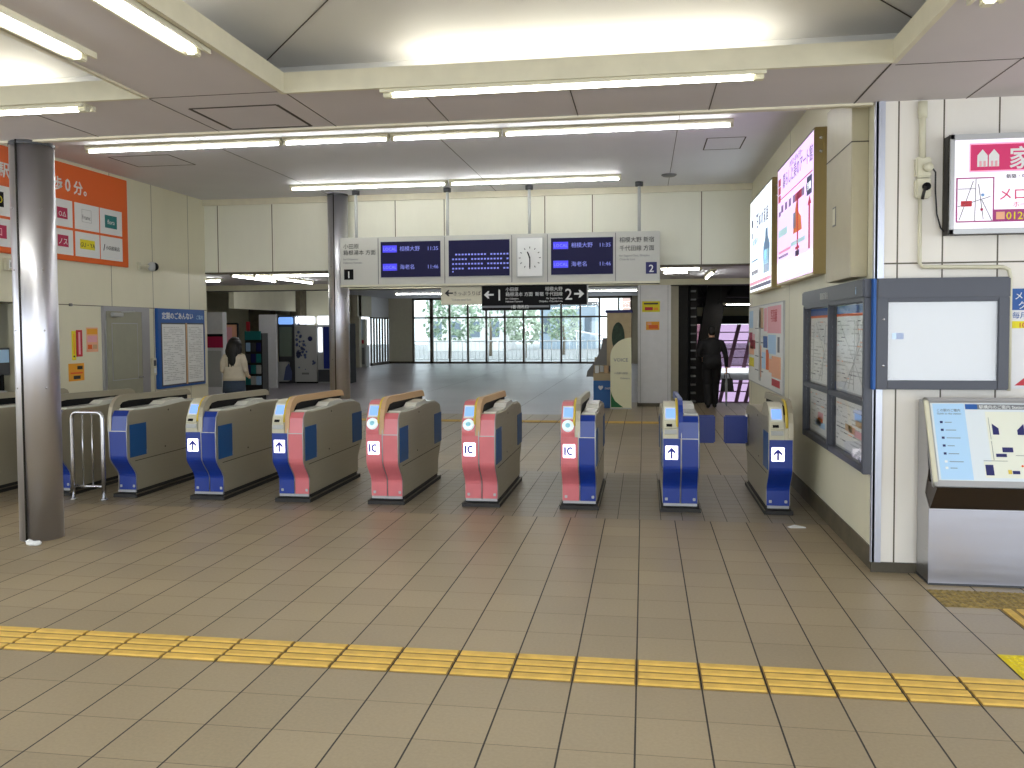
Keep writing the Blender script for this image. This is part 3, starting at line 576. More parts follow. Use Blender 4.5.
g.box(Y(3.80), Y(4.06), -0.034, -0.031, 2.60, 2.74, 'crimson').text('和', Y(3.95), 2.63, 0.10, 'pink', -0.0345)
g.build('logo', B)
g = MB()
for ch, yy, s_ in (('駅', 3.96, 0.17), ('か', 4.14, 0.17), ('ら', 4.31, 0.17), ('徒', 4.63, 0.17), ('歩', 4.80, 0.17), ('0', 5.01, 0.20), ('分', 5.16, 0.17), ('。', 5.34, 0.17)): g.text(ch, Y(yy), 3.265, s_, 'paper', -0.032, 'LEFT', bold=0.02)
g.build('lettering', B)
T = thing('small_sign', 'tiny white box sign with two strokes, mounted just below the banner', 'sign', (XL+0.001, 4.03, 2.27), LW)
MB().bbox(0, 0.13, -0.05, 0, 0, 0.13, 'console', 0.006).box(0.03, 0.11, -0.052, -0.049, 0.02, 0.11, 'paper').build('box', T); MB().text('11', 0.07, 0.035, 0.07, 'ink', -0.053).build('digits', T)
# security camera
T = thing('security_camera', 'white security camera with a black dome on a short wall bracket', 'camera', (XL+0.001, 6.50, 2.49), LW)
MB().bbox(-0.04, 0.02, -0.03, 0, -0.05, 0.05, 'console').tube([(0, -0.02, 0), (0.05, -0.08, 0.0), (0.10, -0.10, 0.0)], 0.018, 'console', 8).build('bracket', T)
MB().blob((0.14, -0.11, 0.0), (0.065, 0.06, 0.065), 'light_grey', 3).build('body', T); MB().blob((0.165, -0.13, 0.0), (0.055, 0.055, 0.058), 'black', 3).build('dome', T)
# door
mat('door_paint', (150, 150, 132), 0.45, noise=0.05); mat('door_frame_paint', (168, 168, 172), 0.35, 0.5)
D = MB().box(0, 1.0, -0.035, 0, 0, 1.93, 'door_frame_paint').build('door_1', kind='structure', loc=(XL, 5.67, 0), rz=LW)
MB().box(0.05, 0.80, -0.046, -0.03, 0.01, 1.87, 'door_paint').build('door_leaf', D); MB().box(0.81, 0.95, -0.044, -0.03, 0.01, 1.87, 'door_frame_paint').build('side_leaf', D)
MB().box(0.14, 0.70, -0.049, -0.045, 0.98, 1.72, 'door_frame_paint').box(0.152, 0.688, -0.051, -0.048, 0.99, 1.708, 'door_paint').build('leaf_panel', D)
MB().bbox(0.12, 0.34, -0.09, -0.045, 1.80, 1.85, 'light_grey').tube([(0.30, -0.08, 1.86), (0.55, -0.11, 1.87), (0.62, -0.05, 1.88)], 0.008, 'light_grey', 6).build('door_closer', D)
MB().tube([(0.74, -0.045, 1.0), (0.74, -0.085, 1.0), (0.66, -0.085, 1.0)], 0.010, 'chrome', 8).build('door_handle', D)
# notice board
NB = on_left('notice_board', 'blue topped wall notice board with two white sheets of small print', 'notice board', 6.85)
MB().bbox(0, 1.28, -0.05, 0, 0.80, 1.93, 'sign_blue', 0.006).build('frame', NB); MB().text('定期のごあんない', 0.10, 1.79, 0.105, 'paper', -0.051, 'LEFT', bold=0.012).text('ご案内', 1.02, 1.79, 0.07, 'pale_blue', -0.051, 'LEFT').build('lettering', NB)
MB().box(0.07, 1.24, -0.052, -0.049, 0.83, 1.73, 'dark_grey').build('backing', NB)
for a, c in ((0.095, 0.70), (0.765, 1.22)):
    s_ = MB().box(a, c, -0.055, -0.051, 0.85, 1.71, 'paper').build('printed_sheet', NB); g = MB(); z = 1.66
    while z > 0.88:
        x = a+0.03
        while x < c-0.08:
            l = random.uniform(0.03, 0.12)
            if random.random() < 0.75: g.box(x, min(x+l, c-0.03), -0.0558, -0.0545, z, z+0.009, 'light_grey')
            x += l+0.015
        z -= 0.026
    g.build('print', s_)
MB().box(0.715, 0.75, -0.058, -0.05, 0.83, 1.73, 'tan').build('divider', NB)
T = on_left('intercom', 'small beige intercom box between the grey door and the blue notice board', 'intercom', 6.72, 1.0)
MB().bbox(0, 0.10, -0.04, 0, 0, 0.24, 'console', 0.008).build('body', T); MB().bbox(0.02, 0.08, -0.045, -0.038, 0.13, 0.21, 'dark_grey').build('speaker_grille', T); MB().bbox(0.025, 0.075, -0.05, -0.038, 0.03, 0.10, 'paper').build('call_button', T)
def poster(name, label, y, z, w, h, cols, text=None, tm='ink', cat='poster', place=on_left, **k):
    t_ = place(name, label, cat, y, z); MB().box(0, w, -0.004, 0, 0, h, cols[0]).build('sheet', t_); g = MB()
    for (a, c, d, e, m) in cols[1:]: g.box(a*w, c*w, -0.0055, -0.0035, d*h, e*h, m)
    if text:
        for (s_, x_, z_, sz) in text: g.text(s_, x_*w, z_*h, sz, tm, -0.006)
    if g.v: g.build('print', t_)
    return t_
poster('vertical_sticker', 'narrow yellow vertical sticker beside the red one on the cream wall', 5.10, 1.27, 0.07, 0.35, ['yellow', (0.3, 0.7, 0.1, 0.16, 'ink'), (0.35, 0.65, 0.2, 0.9, 'amber')], cat='sticker')
poster('vertical_sticker', 'red vertical sticker beside the narrow yellow one on the cream wall', 5.18, 1.31, 0.11, 0.32, ['red', (0.35, 0.65, 0.08, 0.92, 'pink')], cat='sticker')
poster('small_poster', 'small pale orange poster between the stickers and the grey door', 5.37, 1.36, 0.22, 0.30, ['peach', (0.05, 0.95, 0.72, 0.95, 'amber'), (0.08, 0.9, 0.40, 0.66, 'pink'), (0.1, 0.45, 0.12, 0.3, 'orange'), (0.55, 0.9, 0.12, 0.3, 'tan')])
poster('small_notice', 'orange notice with black marks under the yellow and red stickers', 5.03, 1.02, 0.28, 0.21, ['amber', (0.55, 0.9, 0.65, 0.85, 'ink'), (0.3, 0.75, 0.1, 0.3, 'ink'), (0.1, 0.9, 0.4, 0.5, 'orange')], cat='notice')
t = thing('wall_hook', 'small round hook at the joint of the cream wall beside the thick column', 'hook', (XL+0.001, 5.08, 1.93), LW)
MB().tube([(0, -0.03, 0), (0, 0.0, 0)], 0.018, 'grey', 10).build('knob', t)
# office seen through the wall opening
O = thing('office_monitor', 'computer monitor glowing pale blue on the office counter', 'monitor', (XL-0.12, 4.10, 0.94), LW)
MB().bbox(-0.12, 0.12, -0.02, 0.02, 0.20, 0.50, 'dark_grey').build('casing', O); MB().box(-0.10, 0.10, -0.024, -0.019, 0.34, 0.48, 'pale_blue').build('screen', O); MB().bbox(-0.03, 0.03, -0.02, 0.03, 0.02, 0.22, 'black').bbox(-0.09, 0.09, -0.07, 0.07, 0, 0.02, 'black').build('stand', O)
O = thing('office_poster', 'dark blue and purple poster inside the office window', 'poster', (XL-0.60, 4.06, 1.55), LW)
MB().box(-0.3, 0.5, -0.004, 0, 0, 0.5, 'navy').box(-0.3, 0.5, -0.006, -0.003, 0.20, 0.30, 'grey').build('sheet', O)
MB().lathe([(0.0, 0), (0.03, 0), (0.032, 0.12), (0.012, 0.16), (0.012, 0.19), (0, 0.19)], 'paper', seg=12).build('bottle', label='slim white bottle standing on the office counter', cat='bottle', loc=(XL+0.05, 4.24, 0.94))
MB().bbox(-0.10, 0.10, -0.1, 0.1, 0, 0.05, 'light_grey').bbox(-0.08, 0.06, -0.08, 0.02, 0.05, 0.058, 'pale_blue').build('card_terminal', label='flat grey terminal with a pale screen on the office counter', cat='terminal', loc=(XL-0.03, 3.86, 0.94))
MB().blob((0, 0, 0.16), (0.10, 0.10, 0.14), 'console', 3).lathe([(0.06, 0), (0.03, 0.05)], 'console').build('desk_globe', label='pale round lamp inside the office window', cat='lamp', loc=(XL-1.05, 3.70, 1.42))
MB().bbox(-0.3, 0.4, -0.2, 0.2, 0, 1.42, 'console').build('filing_cabinet', label='pale filing cabinet carrying the round lamp inside the office', cat='cabinet', loc=(XL-1.05, 3.7, 0.0))

# ---------------------------------------------------------------- things on the right wall (local x runs towards the viewer)
def on_right(name, label, cat, y, z=0, group=None, x=XR): return thing(name, label, cat, (x-0.001, y, z), RW, group)
mat('ad_white', (236, 246, 250), 0.4, emit=0.8); mat('ad_pink', (228, 204, 244), 0.4, emit=0.62); mat('ad_glow', (255, 252, 250), 0.4, emit=1); mat('ad_red', (206, 50, 90), 0.4, emit=0.15); mat('ad_lav', (150, 126, 180), 0.4, emit=0.15)
mat('ad_navy', (50, 54, 120), 0.4, emit=0.08); mat('ad_mint', (176, 214, 220), 0.4, emit=0.4); mat('ad_orange', (222, 120, 60), 0.4, emit=0.3); mat('ad_blue', (120, 160, 204), 0.4, emit=0.2); mat('ad_rose', (236, 160, 190), 0.4, emit=0.35)
brushed('ad_frame', (178, 160, 116), 0.3)
def lightbox(y, L, label, face):
    t_ = on_right('advert_light_box', label, 'advert', y, 2.055, 'lit adverts on the cream wall'); H = 1.21
    MB().box(0, L, -0.095, 0, 0, H, 'ad_frame').bbox(0, L, -0.10, -0.09, -0.006, 0.02, 'ad_frame').bbox(0, L, -0.104, -0.09, H-0.02, H, 'grey').bbox(0, 0.02, -0.104, -0.09, 0, H, 'ad_frame').bbox(L-0.02, L, -0.104, -0.09, 0, H, 'ad_frame').build('case', t_)
    p_ = MB().box(0.02, L-0.02, -0.101, -0.095, 0.02, H-0.02, face).build('lit_panel', t_)
    s_ = MB().disc(L/2, 0.5, -0.06, -0.05, 0.001, 'black', 6)
    for z_ in (H-0.09, H-0.20): MB().tube([(L, -0.05, z_), (L+0.006, -0.05, z_)], 0.014, 'chrome', 10).build('lock', t_)
    return t_, p_, L, H
t_, p_, L, H = lightbox(7.59, 1.95, 'white lit advert with blue bottle, the one farther along the cream wall', 'ad_white'); g = MB(); yf = -0.1035
def R_(a, c, d, e, m, g_=None): (g_ or g).box(a*L, c*L, yf, yf+0.003, d*H, e*H, m)
R_(0.03, 0.97, 0.04, 0.075, 'ad_navy'); R_(0.03, 0.97, 0.085, 0.12, 'ad_rose')
for i in range(5): g.text('日本の家庭'[i], L*(0.38+0.11*i), H*0.66, 0.19, 'ad_navy', yf, sx=0.9)
for i in range(3): R_(0.30+0.05*i, 0.325+0.05*i, 0.78, 0.80, 'ad_navy')
R_(0.10, 0.16, 0.70, 0.78, 'ad_navy'); R_(0.12, 0.15, 0.58, 0.64, 'ad_navy')
g.text('水と暮らす', L*0.28, H*0.50, 0.10, 'ad_blue', yf); R_(0.08, 0.40, 0.33, 0.345, 'ad_blue'); R_(0.10, 0.42, 0.19, 0.235, 'ad_navy')
g.prism([(L*0.66, H*0.16), (L*0.90, H*0.16), (L*0.92, H*0.42), (L*0.84, H*0.50), (L*0.83, H*0.58), (L*0.75, H*0.58), (L*0.74, H*0.50), (L*0.66, H*0.42)], yf, yf+0.003, 'ad_blue', 'xz'); R_(0.70, 0.88, 0.24, 0.38, 'ad_mint')
g.build('print', p_)
t_, p_, L, H = lightbox(5.26, 1.97, 'pinkish lit advert with red lines, the one nearer the white wall', 'ad_pink'); g = MB()
R_(0.02, 0.98, 0.05, 0.17, 'ad_glow'); R_(0.04, 0.11, 0.84, 0.90, 'ad_red'); R_(0.04, 0.11, 0.77, 0.83, 'ad_red'); R_(0.04, 0.11, 0.70, 0.76, 'ad_red')
g.text('暮らしと美のアート館', L*0.58, H*0.80, 0.155, 'ad_lav', yf); g.text('ハウス・ギャラリー', L*0.56, H*0.91, 0.075, 'ad_lav', yf); R_(0.04, 0.96, 0.715, 0.722, 'ad_red')
for i in range(7): R_(0.14+0.115*i, 0.20+0.115*i, 0.60, 0.66, 'ad_lav')
R_(0.06, 0.12, 0.58, 0.62, 'ad_lav'); R_(0.55, 0.72, 0.60, 0.66, 'ad_red'); R_(0.06, 0.32, 0.40, 0.46, 'ad_mint'); R_(0.06, 0.42, 0.26, 0.28, 'ad_rose'); R_(0.06, 0.35, 0.22, 0.24, 'ad_lav')
g.prism([(L*0.50, H*0.36), (L*0.72, H*0.36), (L*0.70, H*0.46), (L*0.64, H*0.50), (L*0.58, H*0.60), (L*0.54, H*0.50)], yf, yf+0.003, 'ad_orange', 'xz'); R_(0.60, 0.63, 0.10, 0.60, 'ad_red'); R_(0.50, 0.57, 0.40, 0.52, 'ad_blue'); R_(0.56, 0.66, 0.18, 0.22, 'ad_navy'); R_(0.56, 0.66, 0.23, 0.25, 'ad_red')
R_(0.84, 0.95, 0.57, 0.70, 'ad_navy'); R_(0.885, 0.915, 0.19, 0.52, 'ad_red'); g.prism([(L*0.86, H*0.50), (L*0.94, H*0.50), (L*0.90, H*0.56)], yf, yf+0.003, 'ad_red', 'xz'); R_(0.44, 0.80, 0.27, 0.30, 'ad_mint'); g.text('至 駅', L*0.895, H*0.61, 0.07, 'ad_white', yf-0.001)
g.build('print', p_)
# shutter box next to the corner
mat('box_paint', (182, 174, 146), 0.4, noise=0.05)
T = on_right('wall_cabinet', 'tall beige metal cabinet high on the cream wall by the corner', 'cabinet', 2.76, 1.95)
MB().bbox(0, 0.80, -0.11, 0, 0, 1.30, 'box_paint', 0.006).build('body', T); MB().box(-0.002, 0.802, -0.113, 0, 0.905, 0.913, 'base_dark').build('joint', T)
MB().box(0.24, 0.34, -0.114, -0.109, 0.40, 0.54, 'grey').box(0.252, 0.328, -0.116, -0.112, 0.412, 0.528, 'console').build('pull_handle', T)
# poster sheet behind the last gate
T = on_right('framed_poster', 'thin framed wide poster in many pale colours behind the last gate', 'poster', 8.35, 0.88)
L, H = 3.0, 1.01; MB().box(0, L, -0.02, 0, -0.01, H+0.01, 'alu').build('frame', T); s_ = MB().box(0.015, L-0.02, -0.023, -0.018, 0.005, H-0.005, 'paper').build('sheet', T); g = MB(); yf = -0.0245
for q in ((0.03, 0.16, 0.72, 0.95, 'pale_blue'), (0.02, 0.14, 0.52, 0.66, 'crimson'), (0.16, 0.22, 0.50, 0.64, 'pink'), (0.03, 0.20, 0.36, 0.48, 'peach'), (0.06, 0.24, 0.44, 0.56, 'red'), (0.03, 0.20, 0.20, 0.32, 'yellow'), (0.36, 0.42, 0.05, 0.95, 'light_grey'),
          (0.38, 0.50, 0.72, 0.97, 'tan'), (0.52, 0.60, 0.68, 0.96, 'pink'), (0.62, 0.96, 0.66, 0.97, 'pink'), (0.50, 0.62, 0.48, 0.62, 'sign_blue'), (0.64, 0.84, 0.42, 0.64, 'pale_blue'), (0.66, 0.74, 0.20, 0.36, 'peach'), (0.46, 0.56, 0.22, 0.42, 'ad_lav'), (0.58, 0.66, 0.22, 0.46, 'orange'),
          (0.74, 0.96, 0.16, 0.40, 'peach'), (0.74, 0.94, 0.06, 0.14, 'red'), (0.26, 0.32, 0.1, 0.9, 'paper'), (0.88, 0.93, 0.45, 0.62, 'text_grey'), (0.40, 0.44, 0.10, 0.5, 'peach')):
    if q[4] == 'ad_lav': q = q[:4]+('pale_blue',)
    g.box(q[0]*L, q[1]*L, yf, yf+0.003, q[2]*H, q[3]*H, q[4])
for i in range(9):
    z_ = H*(0.08+0.09*i)
    for (a, c) in ((0.24, 0.35), (0.43, 0.5)):
        if i % 2: g.box(a*L, c*L, yf-0.001, yf+0.001, z_, z_+0.012, 'text_grey')
g.text('写真展', L*0.79, H*0.80, 0.16, 'red', yf-0.001); g.build('print', s_)
# big framed information board on the right wall
T = on_right('information_board', 'grey framed glass wall board with four panels of printed sheets', 'information board', 3.89)
L = 2.16; MB().bbox(0, L, -0.085, 0, 1.80, 1.925, 'frame_dark', 0.01).build('header', T)
MB().text('駅周辺案内', 0.95, 1.835, 0.06, 'light_grey', -0.087).text('i', 1.98, 1.83, 0.075, 'pale_blue', -0.087).build('lettering', T)
f = MB()
for (a, c, z0, z1) in ((0, 0.04, 0.64, 1.80), (L-0.045, L, 0.64, 1.80), (1.03, 1.07, 0.645, 1.795), (0.01, L-0.01, 0.642, 0.69), (0.01, L-0.01, 1.085, 1.125), (0.01, L-0.01, 1.775, 1.81)): f.bbox(a, c, -0.075 if c-a < 0.2 else -0.071, 0, z0, z1, 'frame_dark', 0.006)
f.build('frame', T); MB().box(0.04, L-0.04, -0.012, 0, 0.68, 1.78, 'light_grey').build('backing', T)
def sheet(a, c, z0, z1, style):
    s_ = MB().box(a, c, -0.018, -0.012, z0, z1, 'paper').build('printed_sheet', T); g = MB(); z = z1-0.04
    if style == 'map':
        g.box(a, c, -0.0195, -0.017, z1-0.06, z1, 'sign_blue'); g.box(a, c, -0.0195, -0.017, z1-0.08, z1-0.06, 'orange'); z = z1-0.12
        for i in range(5): g.tube([(a+random.uniform(0, c-a), -0.018, z0+0.02), (a+random.uniform(0, c-a), -0.018, z)], 0.003, 'light_grey', 4)
    while z > z0+0.03:
        x = a+0.03
        while x < c-0.05:
            l = random.uniform(0.03, 0.14)
            if random.random() < 0.6: g.box(x, min(x+l, c-0.02), -0.0195, -0.0175, z, z+0.008, 'light_grey' if random.random() < .7 else 'text_grey' if random.random() < .6 else 'peach')
            x += l+0.02
        z -= 0.03
    if style == 'low':
        for i in range(5): x = a+0.05+random.random()*(c-a-0.3); zz = z0+0.05+random.random()*(z1-z0-0.15); g.box(x, x+0.2, -0.0205, -0.018, zz, zz+0.05, random.choice(['peach', 'pink', 'orange', 'pale_blue', 'tan']))
    g.build('print', s_)
sheet(0.07, 1.0, 1.14, 1.77, 'map'); sheet(1.10, L-0.07, 1.14, 1.77, 'map'); sheet(0.07, 1.0, 0.71, 1.07, 'low'); sheet(1.10, L-0.07, 0.71, 1.07, 'low')
for (a, c, z0, z1) in ((0.05, 1.02, 0.69, 1.085), (1.08, L-0.05, 0.69, 1.085), (0.05, 1.02, 1.125, 1.775), (1.08, L-0.05, 1.125, 1.775)): MB().box(a, c, -0.050, -0.046, z0, z1, 'pane_glass').build('glass_pane', T)

# ---------------------------------------------------------------- white wall facing the viewer
FY = 1.734
mat('backboard_paint', (186, 188, 190), 0.35)
T = thing('display_case', 'dark grey framed glass case with an empty white backboard', 'notice board', (0, FY, 0))
MB().bbox(1.515, 2.315, -0.07, 0, 1.79, 1.922, 'frame_dark', 0.008).build('header', T)
f = MB()
for (a, c, z0, z1) in ((1.515, 1.59, 1.205, 1.80), (2.245, 2.315, 1.205, 1.80), (1.585, 2.25, 1.206, 1.265), (1.585, 2.25, 1.768, 1.80)): f.bbox(a, c, -0.06 if c-a < 0.2 else -0.057, 0, z0, z1, 'frame_dark', 0.006)
f.build('frame', T); MB().box(1.585, 2.25, -0.03, 0, 1.26, 1.77, 'backboard_paint').build('backboard', T); MB().box(1.59, 2.245, -0.052, -0.048, 1.265, 1.768, 'pane_glass').build('glass_pane', T)
MB().box(1.62, 1.69, -0.034, -0.03, 1.53, 1.57, 'sign_blue').box(1.62, 1.645, -0.035, -0.031, 1.53, 1.57, 'pale_blue').build('small_sticker', T)
MB().box(1.497, 1.514, -0.06, 0.0, 1.205, 1.922, 'sign_blue').build('side_strip', T)
for z_ in (1.36, 1.66): MB().disc(1.56, z_, -0.066, -0.058, 0.008, 'chrome', 10).build('lock', T)
T = thing('lit_advert_sign', 'steel framed lit sign with crimson band, white houses, map and 0120 number', 'advert', (0, FY, 0))
f = MB().box(1.93, 3.35, -0.10, 0, 2.19, 2.81, 'steel_dark')
for (a, c, z0, z1) in ((1.93, 1.958, 2.19, 2.81), (3.32, 3.35, 2.19, 2.81), (1.93, 3.35, 2.19, 2.222), (1.93, 3.35, 2.775, 2.81)): f.bbox(a, c, -0.115, -0.08, z0, z1, 'alu', 0.004)
f.build('frame', T); mat('sign_lit', (244, 240, 250), 0.4, emit=0.25); mat('sign_crimson', (196, 36, 96), 0.4, emit=0.15); mat('sign_purple', (150, 40, 110), 0.4, emit=0.12)
p_ = MB().box(1.955, 3.325, -0.106, -0.10, 2.22, 2.778, 'sign_lit').build('lit_panel', T); g = MB(); y = -0.108
g.box(2.045, 3.3, y, y+0.003, 2.572, 2.752, 'sign_rose' if 'sign_rose' in MATS else 'ad_rose').box(2.052, 3.3, y-0.001, y+0.003, 2.582, 2.742, 'sign_crimson')
for hx in (2.09, 2.157): g.prism([(hx, 2.605), (hx+0.06, 2.605), (hx+0.06, 2.675), (hx+0.03, 2.712), (hx, 2.675)], y-0.002, y, 'paper', 'xz').box(hx+0.012, hx+0.025, y-0.003, y-0.001, 2.607, 2.64, 'pink').box(hx+0.036, hx+0.05, y-0.003, y-0.001, 2.607, 2.64, 'pink')
g.text('家を売る買う', 2.272, 2.60, 0.145, 'paper', y-0.001, 'LEFT', bold=0.015)
g.box(1.970, 2.192, y, y+0.003, 2.262, 2.54, 'sign_purple').box(2.192, 3.3, y, y+0.003, 2.262, 2.338, 'sign_purple').box(1.978, 2.184, y-0.001, y+0.002, 2.27, 2.532, 'sign_lit')
for a, c in (((1.99, 2.28), (2.07, 2.52)), ((2.08, 2.27), (2.085, 2.53)), ((2.13, 2.28), (2.10, 2.50)), ((1.98, 2.47), (2.08, 2.47)), ((2.12, 2.40), (2.18, 2.27)), ((1.98, 2.36), (2.17, 2.42))): g.tube([(a[0], y-0.001, a[1]), (c[0], y-0.001, c[1])], 0.0025, 'text_grey', 4)
g.box(1.998, 2.062, y-0.003, y, 2.36, 2.395, 'red').disc(2.12, 2.34, y-0.003, y, 0.009, 'crimson', 12).disc(2.125, 2.43, y-0.003, y, 0.010, 'ad_blue', 12)
g.text('メロディ', 2.215, 2.40, 0.085, 'sign_crimson', y, 'LEFT').text('ホーム', 2.30, 2.352, 0.04, 'sign_crimson', y, 'LEFT').text('新築・中古住宅', 2.26, 2.53, 0.03, 'ink', y, 'LEFT').box(2.205, 2.255, y-0.001, y+0.001, 2.277, 2.323, 'peach').text('0120-', 2.262, 2.275, 0.066, 'yellow', y-0.001, 'LEFT', bold=0.01)
g.build('print', p_)
T = thing('wall_outlet', 'two cream socket boxes on a conduit with a black plug and cable', 'outlet', (0, FY, 0))
MB().tube([(1.790, -0.03, SOFF-0.02), (1.790, -0.03, 2.67)], 0.020, 'console', 10).cyl(1.790, -0.03, 2.94, SOFF-0.018, 0.028, 'console', 12).tube([(1.780, -0.03, 2.45), (1.782, -0.03, 2.02), (1.80, -0.03, 1.993), (2.28, -0.03, 1.985), (2.315, -0.03, 1.968), (2.325, -0.03, 1.92), (2.327, -0.03, 1.20)], 0.013, 'console', 8).build('conduit', T)
MB().bbox(1.748, 1.842, -0.055, 0, 2.56, 2.69, 'console', 0.01).build('socket_box', T); MB().bbox(1.748, 1.842, -0.055, 0, 2.43, 2.555, 'console', 0.01).build('socket_box', T)
MB().disc(1.815, 2.62, -0.085, -0.05, 0.028, 'console', 14).build('plug', T)
MB().disc(1.808, 2.50, -0.075, -0.05, 0.025, 'black', 14).tube([(1.80, -0.07, 2.50), (1.79, -0.07, 2.46), (1.785, -0.06, 2.42)], 0.010, 'steel_dark', 8).build('plug', T)
MB().tube([(1.83, -0.08, 2.62), (1.865, -0.05, 2.59), (1.875, -0.02, 2.48), (1.885, -0.02, 2.33), (1.91, -0.02, 2.24), (1.945, -0.02, 2.20)], 0.005, 'ink', 8).build('cable', T)
T = thing('price_poster', 'white poster with blue heading and red corner at the edge of the view', 'poster', (2.338, FY, 1.212))
MB().box(0, 0.42, -0.008, 0, 0, 0.64, 'pillar_paint').build('sheet', T); g = MB().box(0.004, 0.416, -0.010, -0.007, 0.50, 0.636, 'sign_blue').box(0.01, 0.40, -0.010, -0.007, 0.385, 0.43, 'yellow').prism([(0.03, 0.02), (0.40, 0.02), (0.40, 0.16), (0.16, 0.13)], -0.010, -0.007, 'red', 'xz')
g.text('メトロ', 0.02, 0.57, 0.055, 'paper', -0.011, 'LEFT').text('クーポン', 0.04, 0.51, 0.055, 'paper', -0.011, 'LEFT').text('毎月発売', 0.01, 0.45, 0.045, 'sign_blue', -0.009, 'LEFT').text('100円', 0.045, 0.388, 0.045, 'red', -0.011, 'LEFT').text('より', 0.10, 0.20, 0.08, 'ink', -0.009, 'LEFT').build('print', T)
# map stand
brushed('stand_steel', (186, 188, 200), 0.32, vert=False)
T = thing('map_stand', 'steel floor stand with a sloping station map panel by the white wall', 'map stand', (1.79, 0, 0)); WD = 1.25
MB().prism([(1.71, 0), (1.48, 0), (1.475, 0.48), (1.56, 0.56), (1.50, 0.72), (1.60, 1.12), (1.71, 1.14)], 0, WD, 'steel', 'yz').build('body', T)
MB().box(-0.004, WD+0.004, 1.468, 1.482, 0.01, 0.476, 'stand_steel').build('front_panel', T)
mat('brown_metal', (52, 40, 28), 0.4, 0.3); MB().prism([(1.475, 0.48), (1.35, 0.632), (1.62, 0.66), (1.62, 0.48)], 0.004, WD, 'brown_metal', 'yz').build('recess', T)
MB().bbox(-0.006, WD+0.006, 1.466, 1.72, 0, 0.02, 'dark_grey').build('plinth', T)
ang = math.atan2(1.15-0.645, 1.555-1.345); Rm = Matrix.Rotation(ang-math.pi/2, 4, 'X')
H = math.hypot(1.15-0.645, 1.555-1.345)
P = MB().bbox(-0.02, WD, -0.0, 0.03, 0, H+0.02, 'alu', 0.006).bbox(-0.02, WD, -0.012, 0.0, 0, 0.03, 'alu', 0.004).bbox(-0.02, WD, -0.012, 0, H-0.005, H+0.02, 'alu', 0.004).bbox(-0.02, 0.008, -0.012, 0, 0, H+0.02, 'console', 0.004).build('map_panel', T)
P.matrix_local = Matrix.Translation((0, 1.345, 0.640)) @ Rm
g = MB(); y = -0.002; mat('map_paper', (214, 222, 226), 0.35, coat=0.3); mat('map_cream', (222, 224, 208), 0.4)
g.box(0.018, WD-0.02, y, 0, 0.04, H-0.015, 'map_paper').box(0.03, 0.215, y-0.001, y, 0.045, H-0.02, 'pale_blue')
g.box(0.22, WD-0.03, y-0.001, y, H-0.055, H-0.022, 'text_grey').box(0.22, 0.29, y-0.002, y, H-0.055, H-0.022, 'sign_blue').text('駅構内のご案内 Station Map', 0.30, H-0.05, 0.026, 'paper', y-0.002, 'LEFT')
g.box(0.33, WD-0.05, y-0.001, y, 0.06, H-0.07, 'map_cream').box(0.285, 0.33, y-0.001, y, 0.06, 0.16, 'map_cream')
g.text('この駅のご案内', 0.05, H-0.07, 0.02, 'text_grey', y-0.001, 'LEFT').text('Guide to this station', 0.05, H-0.09, 0.017, 'text_grey', y-0.001, 'LEFT')
for i, z_ in enumerate((0.40, 0.35, 0.30, 0.25, 0.20, 0.15, 0.11)): g.box(0.062, 0.078, y-0.002, y, z_, z_+0.014, 'navy' if i < 5 else 'paper').box(0.09, 0.13+0.02*(i % 3), y-0.002, y, z_+0.004, z_+0.008, 'text_grey')
for q in ([(0.36, 0.40), (0.36, 0.33), (0.395, 0.33), (0.395, 0.37)], [(0.54, 0.33), (0.50, 0.33), (0.50, 0.36), (0.54, 0.40)], [(0.40, 0.22), (0.46, 0.22), (0.46, 0.25), (0.40, 0.25)], [(0.36, 0.19), (0.42, 0.19), (0.42, 0.21), (0.36, 0.21)], [(0.29, 0.075), (0.335, 0.075), (0.335, 0.14), (0.29, 0.14)], [(0.44, 0.085), (0.48, 0.085), (0.48, 0.105), (0.44, 0.105)], [(0.60, 0.2), (0.70, 0.2), (0.70, 0.3), (0.60, 0.3)]): g.prism(q, y-0.003, y-0.001, 'navy', 'xz')
g.box(0.415, 0.435, y-0.003, y-0.001, 0.085, 0.11, 'trim_yellow').disc(0.50, 0.135, y-0.003, y-0.001, 0.007, 'orange', 10)
for a, c in (((0.345, 0.30), (0.345, 0.44)), ((0.345, 0.17), (0.345, 0.29)), ((0.285, 0.165), (0.42, 0.165)), ((0.56, 0.17), (0.56, 0.44)), ((0.47, 0.2), (0.56, 0.2))): g.tube([(a[0], y-0.001, a[1]), (c[0], y-0.001, c[1])], 0.0015, 'text_grey', 4)
g.build('map_print', P)
# notices on the pillar
def on_pillar(name, label, cat, x, z): return thing(name, label, cat, (x, YP-0.0605, z))
for (nm, lb, x, z, w_, h_, cols) in (('pillar_notice', 'yellow notice with a red mark, upper one on the square pillar', 0.0, 1.95, 0.36, 0.22, ['yellow', (0.1, 0.9, 0.7, 0.85, 'ink'), (0.15, 0.6, 0.15, 0.45, 'red'), (0.65, 0.9, 0.15, 0.4, 'amber')]),
                                     ('pillar_notice', 'orange notice, lower one on the square pillar', 0.08, 1.58, 0.27, 0.17, ['amber', (0.2, 0.9, 0.15, 0.6, 'orange'), (0.1, 0.4, 0.6, 0.9, 'peach')])):
    t_ = on_pillar(nm, lb, 'notice', x, z); MB().box(0, w_, -0.004, 0, 0, h_, cols[0]).build('sheet', t_); g = MB()
    for (a, c, d, e, m) in cols[1:]: g.box(a*w_, c*w_, -0.0055, -0.0035, d*h_, e*h_, m)
    g.build('print', t_)

